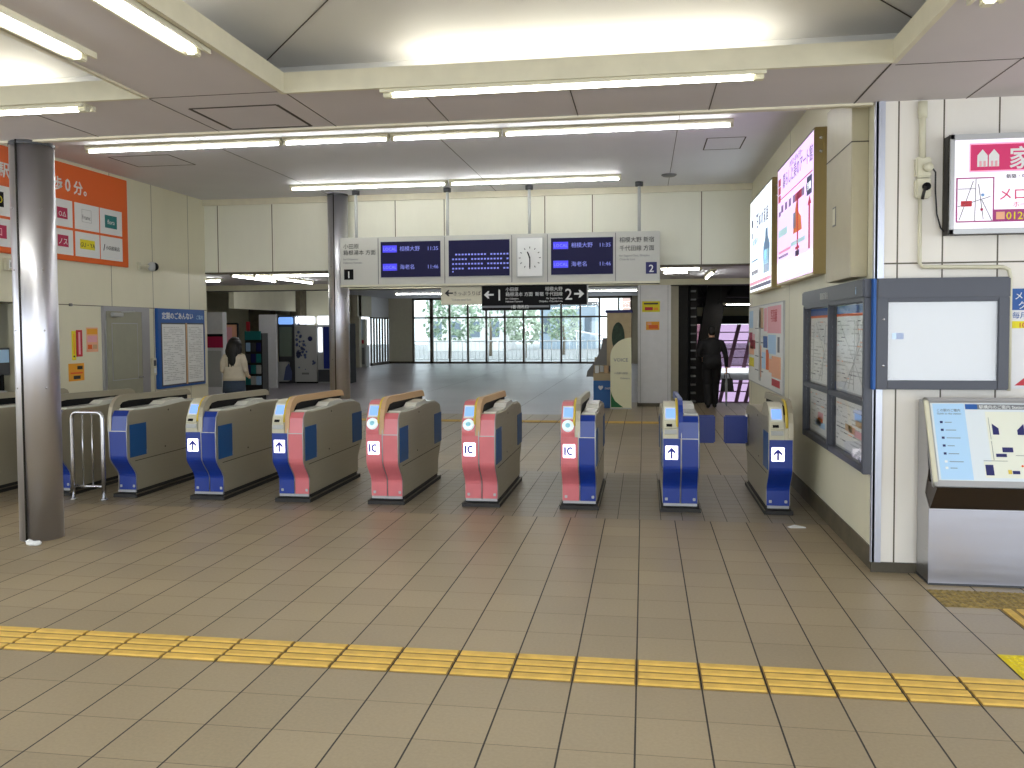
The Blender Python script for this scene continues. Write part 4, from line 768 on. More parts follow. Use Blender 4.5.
# ---------------------------------------------------------------- stand with round-topped board beside the pillar
mat('birch', (176, 158, 122), 0.5, noise=0.08); mat('pale_yellow', (228, 226, 192), 0.5); mat('mid_grey', (118, 116, 112), 0.5); mat('stand_blue', (20, 92, 160), 0.45); mat('leaf_dark', (36, 60, 40), 0.6, noise=0.5, nscale=18)
K = thing('display_stand', 'beige display stand with blue base and navy cap beside the square pillar', 'display stand', (-0.62, 13.20, 0))
MB().bbox(-0.36, 0.10, 0, 0.5, 0, 0.56, 'stand_blue').build('blue_base', K); MB().text('♥ net', -0.14, 0.38, 0.09, 'paper', -0.002).build('lettering', K)
MB().prism([(0, 0.56), (0.5, 0.56), (0.5, 1.02), (0.30, 0.86), (0.0, 0.70)], -0.36, 0.06, 'birch', 'yz').build('sloping_shelf', K)
for i in range(4): MB().bbox(-0.33+i*0.095, -0.25+i*0.095, 0.02+0.04*(i % 2), 0.13, 0.70, 0.86, ('paper', 'light_grey', 'tan', 'dark_grey')[i]).build('leaflet', K)
MB().bbox(-0.09, 0.40, 0.10, 0.5, 0, 1.93, 'birch').build('cabinet', K); MB().bbox(-0.12, 0.43, 0.07, 0.53, 1.93, 1.99, 'navy', 0.01).build('cap', K)
MB().prism([(0.14+0.13*math.cos(a*math.pi/12), 1.44+0.30*math.sin(a*math.pi/12)) for a in range(24)], 0.092, 0.102, 'leaf_dark', 'xz').build('oval_picture', K)
MB().prism([(-0.52, 0.62), (-0.34, 0.62), (-0.09, 0.86), (-0.09, 1.42), (-0.18, 1.42), (-0.22, 1.20), (-0.34, 0.94), (-0.50, 0.74)], 0.30, 0.36, 'mid_grey', 'xz').build('grey_wing', K)
K = thing('rounded_board', 'pale yellow standing board with a rounded top and green leaf, before the pillar', 'advertising board', (-0.42, 13.06, 0))
pts = [(-0.21, 0), (0.21, 0), (0.21, 1.43)]+[(0.21-0.42*math.sin(a*math.pi/20), 1.05+0.38*math.cos(a*math.pi/20)) for a in range(1, 11)]
MB().prism(pts, 0, 0.05, 'pale_yellow', 'xz').build('board', K); MB().box(-0.2, 0.2, -0.05, 0.12, 0, 0.02, 'light_grey').build('foot', K)
MB().text('VOICE', 0.0, 0.95, 0.10, 'text_grey', -0.001).text('小田原の物語', 0.0, 0.70, 0.045, 'text_grey', -0.001).text('Odawara', 0.08, 0.60, 0.05, 'text_grey', -0.001).build('lettering', K)
MB().prism([(-0.20, 0.03), (0.05, 0.03), (-0.02, 0.08), (-0.12, 0.16), (-0.18, 0.28), (-0.20, 0.36)], -0.003, 0.0, 'green', 'xz').build('leaf_print', K)
# ---------------------------------------------------------------- passage and shops beyond (seen through the wide opening)
light(9.8, 12.4, -6.62, 2.62, 'batten running deep under the passage ceiling beyond the notice board', 'battens under the passage ceiling', 'y')
light(9.8, 11.6, -7.05, 2.62, 'batten running deep under the passage ceiling, nearer the vending machines', 'battens under the passage ceiling', 'y')
light(-6.4, -5.0, 10.0, 2.62, 'fluorescent batten across the passage ceiling just beyond the slim column', 'battens under the passage ceiling')
light(-8.45, -7.95, 11.2, 2.62, 'short batten at the very side of the passage ceiling', 'battens under the passage ceiling')
light(0.28, 0.95, 9.95, 2.62, 'short lit fitting over the passage beside the track 2 sign panel', 'battens under the passage ceiling')
light(0.34, 0.80, 10.8, 2.62, 'second short lit fitting over the passage behind the one by the track 2 panel', 'battens under the passage ceiling')
light(10.9, 12.7, 1.22, 2.62, 'batten running deep over the passage towards the stairway opening', 'battens under the passage ceiling', 'y')
light(-5.6, -3.4, 12.9, 2.62, 'fluorescent batten added for more light in the last row before the beam, behind the departure board', 'battens under the passage ceiling')  # extra lamp, hidden by the board, added to lift the passage light
light(2.2, 4.0, 10.6, 2.62, 'unseen batten added to brighten the passage around the corner past the cream poster wall', 'battens under the passage ceiling')  # out of view; added only to brighten the passage
light(-2.6, -0.4, 11.3, 2.62, 'hidden batten added to brighten the passage behind the departure board', 'battens under the passage ceiling')  # another added lamp out of sight, for passage brightness
light(-10.0, -7.9, 29.6, 3.12, 'fluorescent batten over the far concourse on its shop side', 'battens over the far concourse')
light(-10.4, -8.2, 16.5, 3.12, 'fluorescent batten just past the beam, before the vending machines', 'battens over the far concourse')
light(-6.4, -4.2, 16.0, 3.12, 'fluorescent batten just past the beam, behind the departure board', 'battens over the far concourse')
light(-2.8, -0.6, 16.0, 3.12, 'fluorescent batten just past the beam, by the square pillar', 'battens over the far concourse')
light(-10.8, -8.6, 25, 3.12, 'fluorescent batten at half depth of the far concourse on its shop side', 'battens over the far concourse')
light(-6.6, -4.4, 25, 3.12, 'fluorescent batten at half depth in the middle of the far concourse', 'battens over the far concourse')
light(-3.0, -0.8, 25, 3.12, 'fluorescent batten at half depth of the far concourse on its pillar side', 'battens over the far concourse')
light(-6.4, -4.2, 29.6, 3.12, 'fluorescent batten over the middle of the far concourse', 'battens over the far concourse')
light(-2.4, -0.2, 28.8, 3.12, 'fluorescent batten over the far concourse on its pillar side', 'battens over the far concourse')
light(-8.6, -6.4, 20, 3.12, 'fluorescent batten over the start of the far concourse, near the vending machines', 'battens over the far concourse')
light(-4.6, -2.4, 20, 3.12, 'fluorescent batten over the start of the far concourse, behind the hanging sign', 'battens over the far concourse')

mat('machine_lit', (236, 240, 246), 0.4, emit=0.9); mat('machine_blue_lit', (110, 150, 210), 0.4, emit=0.9); mat('screen_green', (120, 134, 122), 0.25); mat('print_blue', (84, 96, 140), 0.5); mat('deep_blue', (16, 40, 130), 0.4)
V = thing('ticket_machine', 'dark machine with blue lit sign and grey green screen, beside the white panel', 'machine', (-11.02, 20.5, 0))
MB().bbox(0, 0.52, 0.05, 0.8, 0, 2.06, 'dark_grey').build('body', V); MB().bbox(0.03, 0.49, -0.02, 0.05, 1.80, 2.02, 'machine_blue_lit', 0.02).build('lit_sign', V)
MB().bbox(0.04, 0.44, 0.0, 0.05, 0.82, 1.72, 'screen_green', 0.01).build('screen', V); MB().bbox(0.02, 0.36, -0.12, 0.05, 0.06, 0.66, 'light_grey', 0.02).build('lower_panel', V)
MB().prism([(0.22, 0.10), (0.48, 0.10), (0.50, 0.35), (0.40, 0.62), (0.30, 0.50)], -0.13, -0.12, 'print_blue', 'xz').build('print', V)
V = thing('vending_machine', 'white vending machine printed with blue blossoms under a lit sign', 'vending machine', (-10.48, 20.5, 0))
MB().bbox(0, 0.70, 0, 0.75, 0.05, 1.76, 'light_grey').box(0.03, 0.67, 0.03, 0.7, 0, 0.05, 'black').build('body', V); MB().bbox(0.03, 0.45, -0.03, 0.6, 1.80, 2.05, 'machine_lit', 0.03).build('lit_sign', V)
g = MB(); rnd = random.Random(3)
for i in range(42): g.disc(0.06+abs(rnd.gauss(0.0, 0.15)), 1.1+rnd.gauss(0, 0.28), -0.003, 0.0, rnd.uniform(0.015, 0.05), 'print_blue', 9)
for i in range(6): g.disc(0.60+rnd.gauss(0, 0.03), 0.62+rnd.gauss(0, 0.06), -0.003, 0, rnd.uniform(0.02, 0.04), 'print_blue', 9)
g.disc(0.50, 1.36, -0.004, 0, 0.075, 'navy', 20); g.box(0.22, 0.45, -0.003, 0, 0.27, 0.33, 'grey'); g.build('blossom_print', V)
V = thing('vending_machine', 'lit white vending machine with a tall deep blue panel by the slim column', 'vending machine', (-9.76, 20.5, 0))
MB().bbox(0, 0.62, 0.03, 0.75, 0, 1.98, 'light_grey').build('body', V); MB().bbox(0.0, 0.42, -0.02, 0.4, 1.78, 2.05, 'machine_lit', 0.03).build('lit_sign', V)
MB().bbox(0.02, 0.16, 0.0, 0.04, 0.95, 1.70, 'machine_lit', 0.01).build('lit_window', V); MB().bbox(0.20, 0.38, -0.01, 0.04, 0.45, 1.72, 'deep_blue', 0.01).build('blue_panel', V); MB().box(0.02, 0.60, 0.005, 0.032, 0.05, 0.42, 'dark_grey').build('tray', V)
V = thing('vending_machine', 'red and black vending machine half hidden by the slim column', 'vending machine', (-9.08, 20.5, 0))
MB().bbox(0, 0.30, 0, 0.7, 0, 1.82, 'black').build('body', V); MB().box(0.02, 0.28, -0.006, 0, 0.62, 1.02, 'red').box(0.02, 0.28, -0.006, 0, 1.5, 1.8, 'red').build('red_panels', V)
MB().bbox(-10.63, -10.13, 18.4, 18.5, 0, 2.06, 'pillar_paint').build('white_partition', label='tall plain white panel standing beside the dark machine', cat='partition')
V = thing('vending_machine', 'slim white machine with a red band beside the cream wall end', 'vending machine', (-10.12, 14.5, 0))
MB().bbox(0, 0.44, 0, 0.2, 0, 2.05, 'pillar_paint').build('body', V); MB().box(0.05, 0.44, -0.01, 0, 1.22, 1.48, 'crimson').box(0.05, 0.44, -0.012, 0, 1.48, 1.54, 'black').build('red_band', V); MB().box(0.06, 0.40, -0.008, 0, 0.30, 1.15, 'light_grey').build('front_plate', V)
V = thing('poster_stand', 'dark framed stand with a pinkish portrait poster behind the long-haired person', 'poster stand', (-10.02, 15.0, 0))
MB().bbox(0, 0.46, 0, 0.08, 0.05, 1.80, 'black').box(-0.03, 0.49, -0.12, 0.2, 0, 0.05, 'black').build('frame', V); MB().box(0.06, 0.44, -0.01, 0, 0.75, 1.76, 'peach').box(0.10, 0.32, -0.013, -0.009, 1.30, 1.70, 'pink').box(0.06, 0.44, -0.013, -0.009, 0.75, 0.90, 'console').build('poster', V)
V = thing('brochure_rack', 'teal and dark brochure rack with a small red tag on top', 'rack', (-9.90, 16.0, 0))
MB().bbox(0, 0.46, 0.05, 0.4, 0, 1.55, 'steel_dark').build('frame', V); MB().bbox(0.02, 0.44, 0.0, 0.06, 1.38, 1.60, 'teal').build('header', V)
for j in range(4):
    for i in range(3): MB().bbox(0.03+i*0.14, 0.15+i*0.14, 0.0+0.01*j, 0.05, 0.25+j*0.28, 0.47+j*0.28, ('teal', 'dark_grey', 'light_grey', 'navy', 'pale_blue')[(i*2+j*3) % 5]).build('brochure', V)
MB().bbox(0.04, 0.14, 0.05, 0.07, 1.60, 1.84, 'red').build('red_tag', V)
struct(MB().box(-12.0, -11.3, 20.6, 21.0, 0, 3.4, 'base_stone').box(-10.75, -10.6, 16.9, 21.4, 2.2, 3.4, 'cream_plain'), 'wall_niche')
# far concourse: side wall with glazing, end wall
mat('bronze', (92, 84, 74), 0.45, 0.4); mat('shop_wall', (196, 190, 168), 0.55, noise=0.05)
struct(MB().box(-12.3, -12.1, 32.9, 36.2, 2.2, 3.5, 'pillar_paint').box(-12.3, -12.1, 31.0, 32.9, 2.2, 3.5, 'shop_wall').box(-12.6, -12.1, 31.2, 31.5, 0, 3.5, 'shop_wall').box(-14, -12.5, 30.9, 31.2, 0, 3.5, 'shop_wall').box(-12.1, -10.9, YW, YW+0.2, 0, 3.5, 'shop_wall').box(-0.5, 0.75, YW, YW+0.2, 0, 3.5, 'shop_wall').box(0.58, 0.75, YP+0.3, YW, 0, 3.5, 'shop_wall')
       .box(-12.1, -10.9, YW-0.02, YW, 0, 0.1, 'base_dark'), 'wall_concourse')
b = MB()
for i in range(8): b.box(-12.18, -12.10, 32.9+i*0.42, 32.96+i*0.42, 0, 2.2, 'bronze')
b.box(-12.2, -12.08, 32.9, 35.9, 2.14, 2.2, 'bronze').box(-12.2, -12.08, 32.9, 35.9, 0, 0.12, 'bronze'); w2 = struct(b, 'window_2')
MB().box(-12.16, -12.15, 32.9, 35.9, 0.12, 2.14, 'window_glass').build('pane', w2)
K = thing('ticket_booth', 'small grey booth with a pale blue screen and red mark in the far concourse', 'booth', (-12.35, 31.55, 0))
MB().bbox(-0.1, 0.42, 0, 0.5, 0, 0.95, 'light_grey').build('counter', K); MB().bbox(-0.02, 0.36, 0.1, 0.4, 0.95, 2.1, 'shop_wall').build('cabinet', K); MB().box(0.0, 0.20, 0.08, 0.1, 1.3, 2.05, 'machine_blue_lit').build('screen', K); MB().box(0.06, 0.30, 0.07, 0.1, 1.02, 1.18, 'red').build('red_label', K); MB().box(0.02, 0.36, -0.01, 0, 0.12, 0.85, 'grey').build('front_plate', K)
K = thing('hanging_monitor', 'small black monitor hanging in the far concourse beside the slim column', 'monitor', (-11.1, 26.0, 0)); MB().bbox(-0.2, 0.2, 0, 0.12, 2.03, 2.40, 'black').build('screen_box', K); MB().cyl(0, 0.06, 2.38, 3.12, 0.02, 'dark_grey', 8).build('rod', K)
# far window front
b = MB(); x = -10.9; xsm = [-10.9, -10.82, -9.95]
k = -8.93
xsm = [-10.88, -9.98]+[-9.10+i*0.888 for i in range(10)]
for i, x in enumerate(xsm): b.box(x-(0.075 if i == 1 else 0.04), x+(0.075 if i == 1 else 0.04), YW-0.05, YW+0.1, 0, 3.1, 'bronze')
b.box(-10.9, -0.5, YW-0.05, YW+0.1, 2.14, 2.22, 'bronze').box(-10.9, -0.5, YW-0.05, YW+0.1, 3.02, 3.12, 'bronze').box(-10.9, -0.5, YW-0.05, YW+0.1, 0, 0.09, 'bronze').box(-0.58, -0.5, YW-0.05, YW+0.1, 0, 3.1, 'bronze')
w1 = struct(b, 'window_1')
for i in range(len(xsm)):
    a = xsm[i]; c = xsm[i+1] if i+1 < len(xsm) else -0.55
    if c-a < 0.1: continue
    MB().box(a, c, YW, YW+0.01, 0.09, 2.14, 'window_glass').box(a, c, YW, YW+0.01, 2.22, 3.02, 'window_glass').build('pane', w1)
# outside
mat('asphalt', (150, 152, 152), 0.8, noise=0.1, nscale=1); mat('rail_white', (236, 238, 238), 0.5); mat('leaf_green', (146, 168, 142), 0.7, noise=0.4, nscale=5); mat('leaf_light', (186, 200, 178), 0.7, noise=0.4, nscale=5); mat('bark', (120, 108, 92), 0.8)  # leaf colours paled to stand in for the haze and glare outside
mat('house_white', (226, 226, 224), 0.7); mat('house_brick', (214, 180, 168), 0.7, noise=0.1); mat('house_blue', (170, 190, 206), 0.6); mat('house_pane', (110, 126, 140), 0.2)
struct(MB().box(-40, 30, YW+0.6, 90, -0.12, -0.02, 'asphalt'), 'ground_outside')
def railing(x0, x1, label):
    t_ = thing('white_railing', label, 'railing', (x0, YW+2.2, -0.02), 0, 'white railings outside the far windows'); L = x1-x0
    MB().tube([(0, 0, 1.05), (L, 0, 1.05)], 0.035, 'rail_white', 8).build('top_rail', t_); MB().tube([(0, 0, 0.15), (L, 0, 0.15)], 0.025, 'rail_white', 8).build('bottom_rail', t_)
    for i in range(int(L/0.22)+1): MB().tube([(i*0.22, 0, 0.15 if i % 6 else 0), (i*0.22, 0, 1.05)], 0.012 if i % 6 else 0.03, 'rail_white', 6).build('baluster', t_)
railing(-11.6, -7.2, 'white railing outside the far windows in front of the trees'); railing(-7.1, -2.8, 'white railing outside the middle of the far windows'); railing(-2.7, 0.8, 'white railing outside the far windows near the display stand')
def tree(x, y, h, r, label, seed, m='leaf_green'):
    rn = random.Random(seed); t_ = thing('tree', label, 'tree', (x, y, -0.02), 0, 'trees outside the far windows')
    MB().tube([(0, 0, 0), (0.03, 0, h*0.3), (-0.04, 0.03, h*0.62)], [0.10, 0.08, 0.04], 'bark', 8).build('trunk', t_); c = MB()
    for i in range(420):
        a, e, q = rn.uniform(0, 6.28), rn.uniform(-0.9, 1.2), rn.uniform(0.35, 1.0)**0.5
        p = Vector((math.cos(a)*math.cos(e)*r*q, math.sin(a)*math.cos(e)*r*q, h*0.62+math.sin(e)*r*1.1*q)); s_ = rn.uniform(0.09, 0.2)
        d1 = Vector((rn.uniform(-1, 1), rn.uniform(-1, 1), rn.uniform(-1, 1))).normalized(); d2 = d1.orthogonal().normalized(); d3 = d1.cross(d2)*0.25
        c.add([p-d1*s_, p-d2*s_*0.6+d3*s_, p+d1*s_, p+d2*s_*0.6+d3*s_], [(0, 1, 2), (0, 2, 3)], m if rn.random() < 0.7 else 'leaf_light')
    c.build('foliage', t_)
tree(-10.6, 42, 3.6, 1.5, 'leafy green tree outside the outermost panes of the far windows', 1); tree(-9.3, 47.5, 4.4, 1.7, 'tall leafy green tree outside, second from the beige end wall', 2); tree(-6.6, 43.5, 2.8, 1.1, 'smaller pale green tree outside, third from the beige end wall', 3, 'leaf_light'); tree(-5.0, 50, 3.0, 1.2, 'small distant tree outside the middle panes', 5)
def house(x, y, w_, d, h, m, label, rows, cols_):
    t_ = thing('building', label, 'building', (x, y, -0.02)); MB().box(0, w_, 0, d, 0, h, m).build('walls', t_); MB().box(-0.15, w_+0.15, -0.15, d+0.15, h, h+0.25, 'grey').build('roof_edge', t_)
    for r in range(rows):
        for c in range(cols_):
            a = w_*(c+0.25)/cols_; z = h*(r+0.35)/rows; MB().box(a, a+w_*0.5/cols_, -0.04, 0, z, z+h*0.4/rows, 'house_pane').build('window', t_)
house(-16.5, 60, 6, 6, 9, 'house_white', 'white building with rows of windows behind the trees outside', 3, 4); house(-8.5, 66, 4.6, 6, 3.6, 'house_blue', 'low pale blue building in the distance outside the middle panes', 1, 4); house(-1.5, 58, 6.5, 6, 9.5, 'house_brick', 'brick coloured building outside behind the display stand', 3, 5)
K = thing('outdoor_shelter', 'pale slanted shelter roof outside the far windows', 'shelter', (-3.6, 41, -0.02)); MB().prism([(0, 1.5), (3.2, 0.9), (3.2, 0.96), (0, 1.56)], 0, 1.6, 'house_white', 'xz').build('roof', K)
for (x, y) in ((0.1, 0.1), (3.0, 0.1), (0.1, 1.5), (3.0, 1.5)): MB().cyl(x, y, 0, 1.50 if x < 1 else 0.94, 0.03, 'rail_white', 8).build('post', K)

# ---------------------------------------------------------------- stairway beyond the opening at the side
mat('olive_band', (176, 172, 140), 0.6); mat('dark_truss', (40, 36, 34), 0.6, 0.3); mat('dark_deck', (30, 28, 26), 0.7, noise=0.3, nscale=6); mat('pink_frame', (150, 108, 128), 0.5); glass_mat('pink_panel', (0.52, 0.43, 0.53), 0.05)
struct(MB().box(0.75, 4.5, YP+0.3, 23, 3.2, 3.3, 'dark_deck').box(4.3, 4.5, YP+0.3, 22, -4, 3.3, 'dark_deck').box(0.75, 0.95, YP+0.5, 22, -4, 3.3, 'dark_deck').box(1.3, 4.3, 14.6, 14.7, -3, 0, 'dark_deck').box(0.95, 4.3, 22.3, 22.4, 2.1, 3.2, 'dark_deck'), 'wall_stairway')  # last panel, behind the truss, is added to hide the bright sky
b = MB()
for i in range(24): b.box(0.95, 4.3, 14.7+0.3*i, 15.02+0.3*i, -0.16*(i+1)-0.1, -0.16*(i+1), 'light_grey')
struct(b, 'floor_stairs')
K = thing('louvre_wall', 'dark wall of horizontal louvres beside the stairway', 'louvres', (0.96, 14.2, 0))
MB().box(0, 0.05, 0, 7.5, -3, 3.1, 'black').build('backing', K); b = MB()
for i in range(20): b.box(0.05, 0.16, 0, 7.4, -0.5+i*0.18, -0.47+i*0.18, 'grey')
b.build('louvres', K)
for i in range(5): MB().box(0.05, 0.20, 0.3+i*1.6, 0.42+i*1.6, -3, 3.1, 'dark_truss').build('upright', K)
K = thing('sloping_beam', 'dark slanted steel beam rising beside the stairway opening', 'beam', (0, 16.2, 0)); MB().prism([(0.95, -1.2), (1.35, -1.2), (2.05, 3.2), (1.65, 3.2)], 0, 0.25, 'dark_truss', 'xz').build('web', K); MB().prism([(0.90, -1.2), (0.97, -1.2), (1.67, 3.2), (1.60, 3.2)], -0.06, 0.31, 'dark_truss', 'xz').build('flange', K)
K = thing('roof_truss', 'dark steel truss under the stairway roof', 'truss', (0.96, 17.2, 0)); b = MB().box(0, 3.3, 0, 0.12, 2.95, 3.1, 'dark_truss').box(0, 3.3, 0, 0.12, 2.35, 2.43, 'dark_truss')
for i in range(6): b.tube([(0.55*i, 0.06, 2.4), (0.55*i+0.28, 0.06, 2.98), (0.55*i+0.55, 0.06, 2.4)], 0.03, 'dark_truss', 6)
b.build('members', K)
K = thing('roof_band', 'olive grey corrugated band under the stairway roof', 'roof panel', (0.96, 20.5, 0)); b = MB().box(0.5, 3.3, 0, 0.05, 1.95, 2.20, 'olive_band').box(0, 3.3, -0.05, 0.15, 1.72, 1.95, 'dark_deck')
b.build('panel', K); b = MB()
for i in range(28): b.box(0.5+i*0.1, 0.54+i*0.1, -0.3, 0.0, 2.20, 2.30, 'dark_truss')
b.build('corrugation', K)
recessed(1.8, 3.2, 15.6, 2.17, 'fluorescent light under the stairway roof above the walking person', 'stairway light')
MB().box(1.7, 3.4, 15.5, 15.7, 2.172, 2.24, 'dark_truss').box(1.75, 1.79, 15.58, 15.62, 2.24, 3.19, 'dark_truss').box(3.3, 3.34, 15.58, 15.62, 2.24, 3.19, 'dark_truss').build('light_track', label='dark hanging track carrying the stairway light', cat='track')
K = thing('lattice_screen', 'pinkish translucent screen with slanted maroon bars beyond the stairway', 'screen', (0.96, 22.0, 0))
MB().box(0.01, 3.33, 0.02, 0.03, -4, 1.72, 'pink_panel').build('panel', K)
for i in range(5):
    x = 0.45+i*0.75; MB().prism([(x, -4), (x+0.09, -4), (x+1.49, 1.72), (x+1.38, 1.72)] if x < 1.9 else [(x-0.9, -4), (x-0.81, -4), (x+0.39, 1.72), (x+0.28, 1.72)], -0.05, 0.05, 'pink_frame', 'xz').build('slanted_bar', K)
for z in (1.47, 1.22, 0.97, 0.72, 0.47, 0.22, -0.05, -0.3, -0.62, -0.95, -1.3, -1.7, -2.1): MB().box(0.01, 3.33, -0.03, 0.03, z, z+0.03, 'pink_frame').build('cross_bar', K)
K = thing('stair_parapet', 'white parapet band crossing the stairway opening behind the bag', 'parapet', (0.96, 21.6, 0)); MB().box(0.3, 3.34, 0, 0.12, 0.08, 0.36, 'rail_white').build('band', K); MB().box(0.9, 3.30, -0.05, 0, 0.30, 0.44, 'machine_lit').build('glow_strip', K)  # glow put into the upper strip so the band shows bright

# ---------------------------------------------------------------- people
mat('skin', (206, 160, 132), 0.55); mat('suit', (16, 15, 18), 0.75); mat('shoe', (12, 11, 11), 0.35); mat('hair_dark', (14, 11, 10), 0.55); mat('blouse', (214, 204, 184), 0.8, noise=0.06, nscale=14); mat('jeans', (62, 76, 96), 0.85, noise=0.15, nscale=30); mat('bag_black', (18, 16, 18), 0.5); mat('cloth_grey', (150, 154, 158), 0.8)
def loft_limb(mb, pts, rs, m='skin', flat=1.0, seg=14):
    """closed tapered limb through the points, rounded ends"""
    P = [Vector(p) for p in pts]; d0 = (P[0]-P[1]).normalized(); d1 = (P[-1]-P[-2]).normalized()
    mb.tube([P[0]+d0*rs[0]*0.7]+P+[P[-1]+d1*rs[-1]*0.7], [rs[0]*0.45]+list(rs)+[rs[-1]*0.45], m, seg, flat=flat)
def rings(mb, secs, m='skin', seg=24):
    """stack of ellipses: (cx, cy, z, rx, ry)"""
    vs = []; n = len(secs)
    for cx, cy, z, rx, ry in secs: vs += [(cx+rx*math.cos(2*math.pi*k/seg), cy+ry*math.sin(2*math.pi*k/seg), z) for k in range(seg)]
    fs = [(i*seg+k, i*seg+(k+1) % seg, (i+1)*seg+(k+1) % seg, (i+1)*seg+k) for i in range(n-1) for k in range(seg)]
    mb.add(vs, fs+[tuple(reversed(range(seg))), tuple((n-1)*seg+k for k in range(seg))], m, True)
def hand(mb, w_, d, side, curl=0.5, L=0.085):
    """palm and five fingers from wrist w_ along direction d; side = unit vector towards the thumb"""
    d = d.normalized(); side = (side-d*side.dot(d)).normalized(); nrm = d.cross(side)
    loft_limb(mb, [w_, w_+d*0.045, w_+d*0.085], [0.024, 0.036, 0.034], flat=0.55)
    for i, (o, l) in enumerate(((0.028, 0.070), (0.010, 0.078), (-0.009, 0.072), (-0.027, 0.058))):
        a = w_+d*0.085+side*o; k = nrm*curl
        p1 = a+(d+k*0.3).normalized()*l*0.42; p2 = p1+(d+k*1.2).normalized()*l*0.33; p3 = p2+(d+k*2.2).normalized()*l*0.25
        loft_limb(mb, [a, p1, p2, p3], [0.0095, 0.009, 0.0082, 0.007], seg=8)
    a = w_+d*0.03+side*0.026; p1 = a+(d*0.7+side*0.8).normalized()*0.04; p2 = p1+(d+side*0.2+nrm*curl*0.6).normalized()*0.032; loft_limb(mb, [a, p1, p2], [0.013, 0.0105, 0.009], seg=8)
def figure(name, mb, pick, parent, vox=0.010):
    """join everything into one continuous skin and colour it by place"""
    o = mb.build('raw'); md = o.modifiers.new('r', 'REMESH'); md.mode = 'VOXEL'; md.voxel_size = vox; md.use_smooth_shade = True
    sm = o.modifiers.new('s', 'SMOOTH'); sm.factor = 0.5; sm.iterations = 4
    dg = bpy.context.evaluated_depsgraph_get(); dg.update(); me = bpy.data.meshes.new_from_object(o.evaluated_get(dg), depsgraph=dg); bpy.data.objects.remove(o)
    me.materials.clear(); names = []
    for p in me.polygons:
        m = pick(p.center)
        if m not in names: names.append(m); me.materials.append(MATS[m])
        p.material_index = names.index(m); p.use_smooth = True
    me.name = name; ob = bpy.data.objects.new(name, me); COL.objects.link(ob); ob.parent = parent; return ob
def head(mb, c, yaw=0.0, tilt=0.0, s=1.0):
    """head centred at c, face towards -y turned by yaw"""
    R = Matrix.Rotation(yaw, 3, 'Z') @ Matrix.Rotation(tilt, 3, 'X'); c = Vector(c); V = lambda x, y, z: c+R @ Vector((x, y, z))*s
    mb.blob(V(0, 0.012, 0.025), (0.074*s, 0.092*s, 0.092*s), 'skin', 3, R); mb.blob(V(0, -0.020, -0.045), (0.056*s, 0.066*s, 0.068*s), 'skin', 3, R)
    mb.blob(V(0, -0.045, -0.095), (0.028*s, 0.026*s, 0.022*s), 'skin', 2, R); mb.blob(V(0, -0.088, -0.022), (0.013*s, 0.020*s, 0.024*s), 'skin', 2, R)
    for sx in (-1, 1): mb.blob(V(sx*0.074, 0.010, -0.012), (0.011*s, 0.018*s, 0.030*s), 'skin', 2, R); mb.blob(V(sx*0.03, -0.070, 0.018), (0.02*s, 0.012*s, 0.008*s), 'skin', 2, R)
    mb.blob(V(0, -0.078, -0.062), (0.022*s, 0.010*s, 0.007*s), 'skin', 2, R); return V
# person walking away in a dark suit; +y is ahead of him
P = thing('person', 'person in a dark suit walking away through the stairway opening, holding a bag', 'person', (1.385, 13.35, 0))
mb = MB()
rings(mb, [(0, 0, 0.82, 0.15, 0.11), (0, 0, 0.90, 0.172, 0.118), (0, 0, 1.0, 0.165, 0.112), (0, 0.01, 1.1, 0.165, 0.112), (0, 0.02, 1.22, 0.19, 0.118), (0, 0.03, 1.30, 0.205, 0.118), (0, 0.04, 1.36, 0.19, 0.10), (0, 0.05, 1.395, 0.12, 0.08), (0, 0.06, 1.42, 0.065, 0.06)])
loft_limb(mb, [(0, 0.055, 1.36), (0, 0.075, 1.44), (0, 0.085, 1.48)], [0.062, 0.056, 0.056])
loft_limb(mb, [(-0.17, 0.03, 1.325), (-0.235, 0.01, 1.19), (-0.265, 0.03, 1.06), (-0.215, 0.17, 0.95)], [0.070, 0.060, 0.052, 0.036])
loft_limb(mb, [(0.17, 0.03, 1.325), (0.235, -0.01, 1.18), (0.27, -0.03, 1.03), (0.285, 0.02, 0.82)], [0.070, 0.060, 0.050, 0.034])
loft_limb(mb, [(-0.085, 0.0, 0.90), (-0.095, 0.04, 0.66), (-0.085, 0.06, 0.47), (-0.075, -0.06, 0.10)], [0.112, 0.098, 0.082, 0.072])
loft_limb(mb, [(0.085, 0.0, 0.90), (0.085, 0.09, 0.66), (0.075, 0.14, 0.47), (0.065, 0.16, 0.10)], [0.112, 0.098, 0.082, 0.072])
for x, y, dz in ((-0.075, -0.08, 0.02), (0.065, 0.15, 0.0)): loft_limb(mb, [(x, y-0.04, 0.045+dz), (x, y+0.07, 0.042), (x, y+0.15, 0.032)], [0.042, 0.042, 0.030])
hv = head(mb, (-0.005, 0.105, 1.545), math.pi+0.45, 0.25, 0.98)
hand(mb, Vector((0.285, 0.02, 0.82)), Vector((0, 0.05, -1)), Vector((0, 1, 0)), -0.9); hand(mb, Vector((-0.215, 0.17, 0.95)), Vector((0.3, 1, 0.1)), Vector((0.3, 0, 1)), 0.6)
def pick(c):
    if c.z > 1.425: return 'skin'
    if c.z < 0.085: return 'shoe'
    if c.z < 0.83 and abs(c.x-0.285) < 0.07 and c.z > 0.6: return 'skin'
    if c.y > 0.185 and c.x < -0.12 and 0.85 < c.z < 1.1: return 'skin'
    return 'suit'
figure('body', mb, pick, P, 0.009)
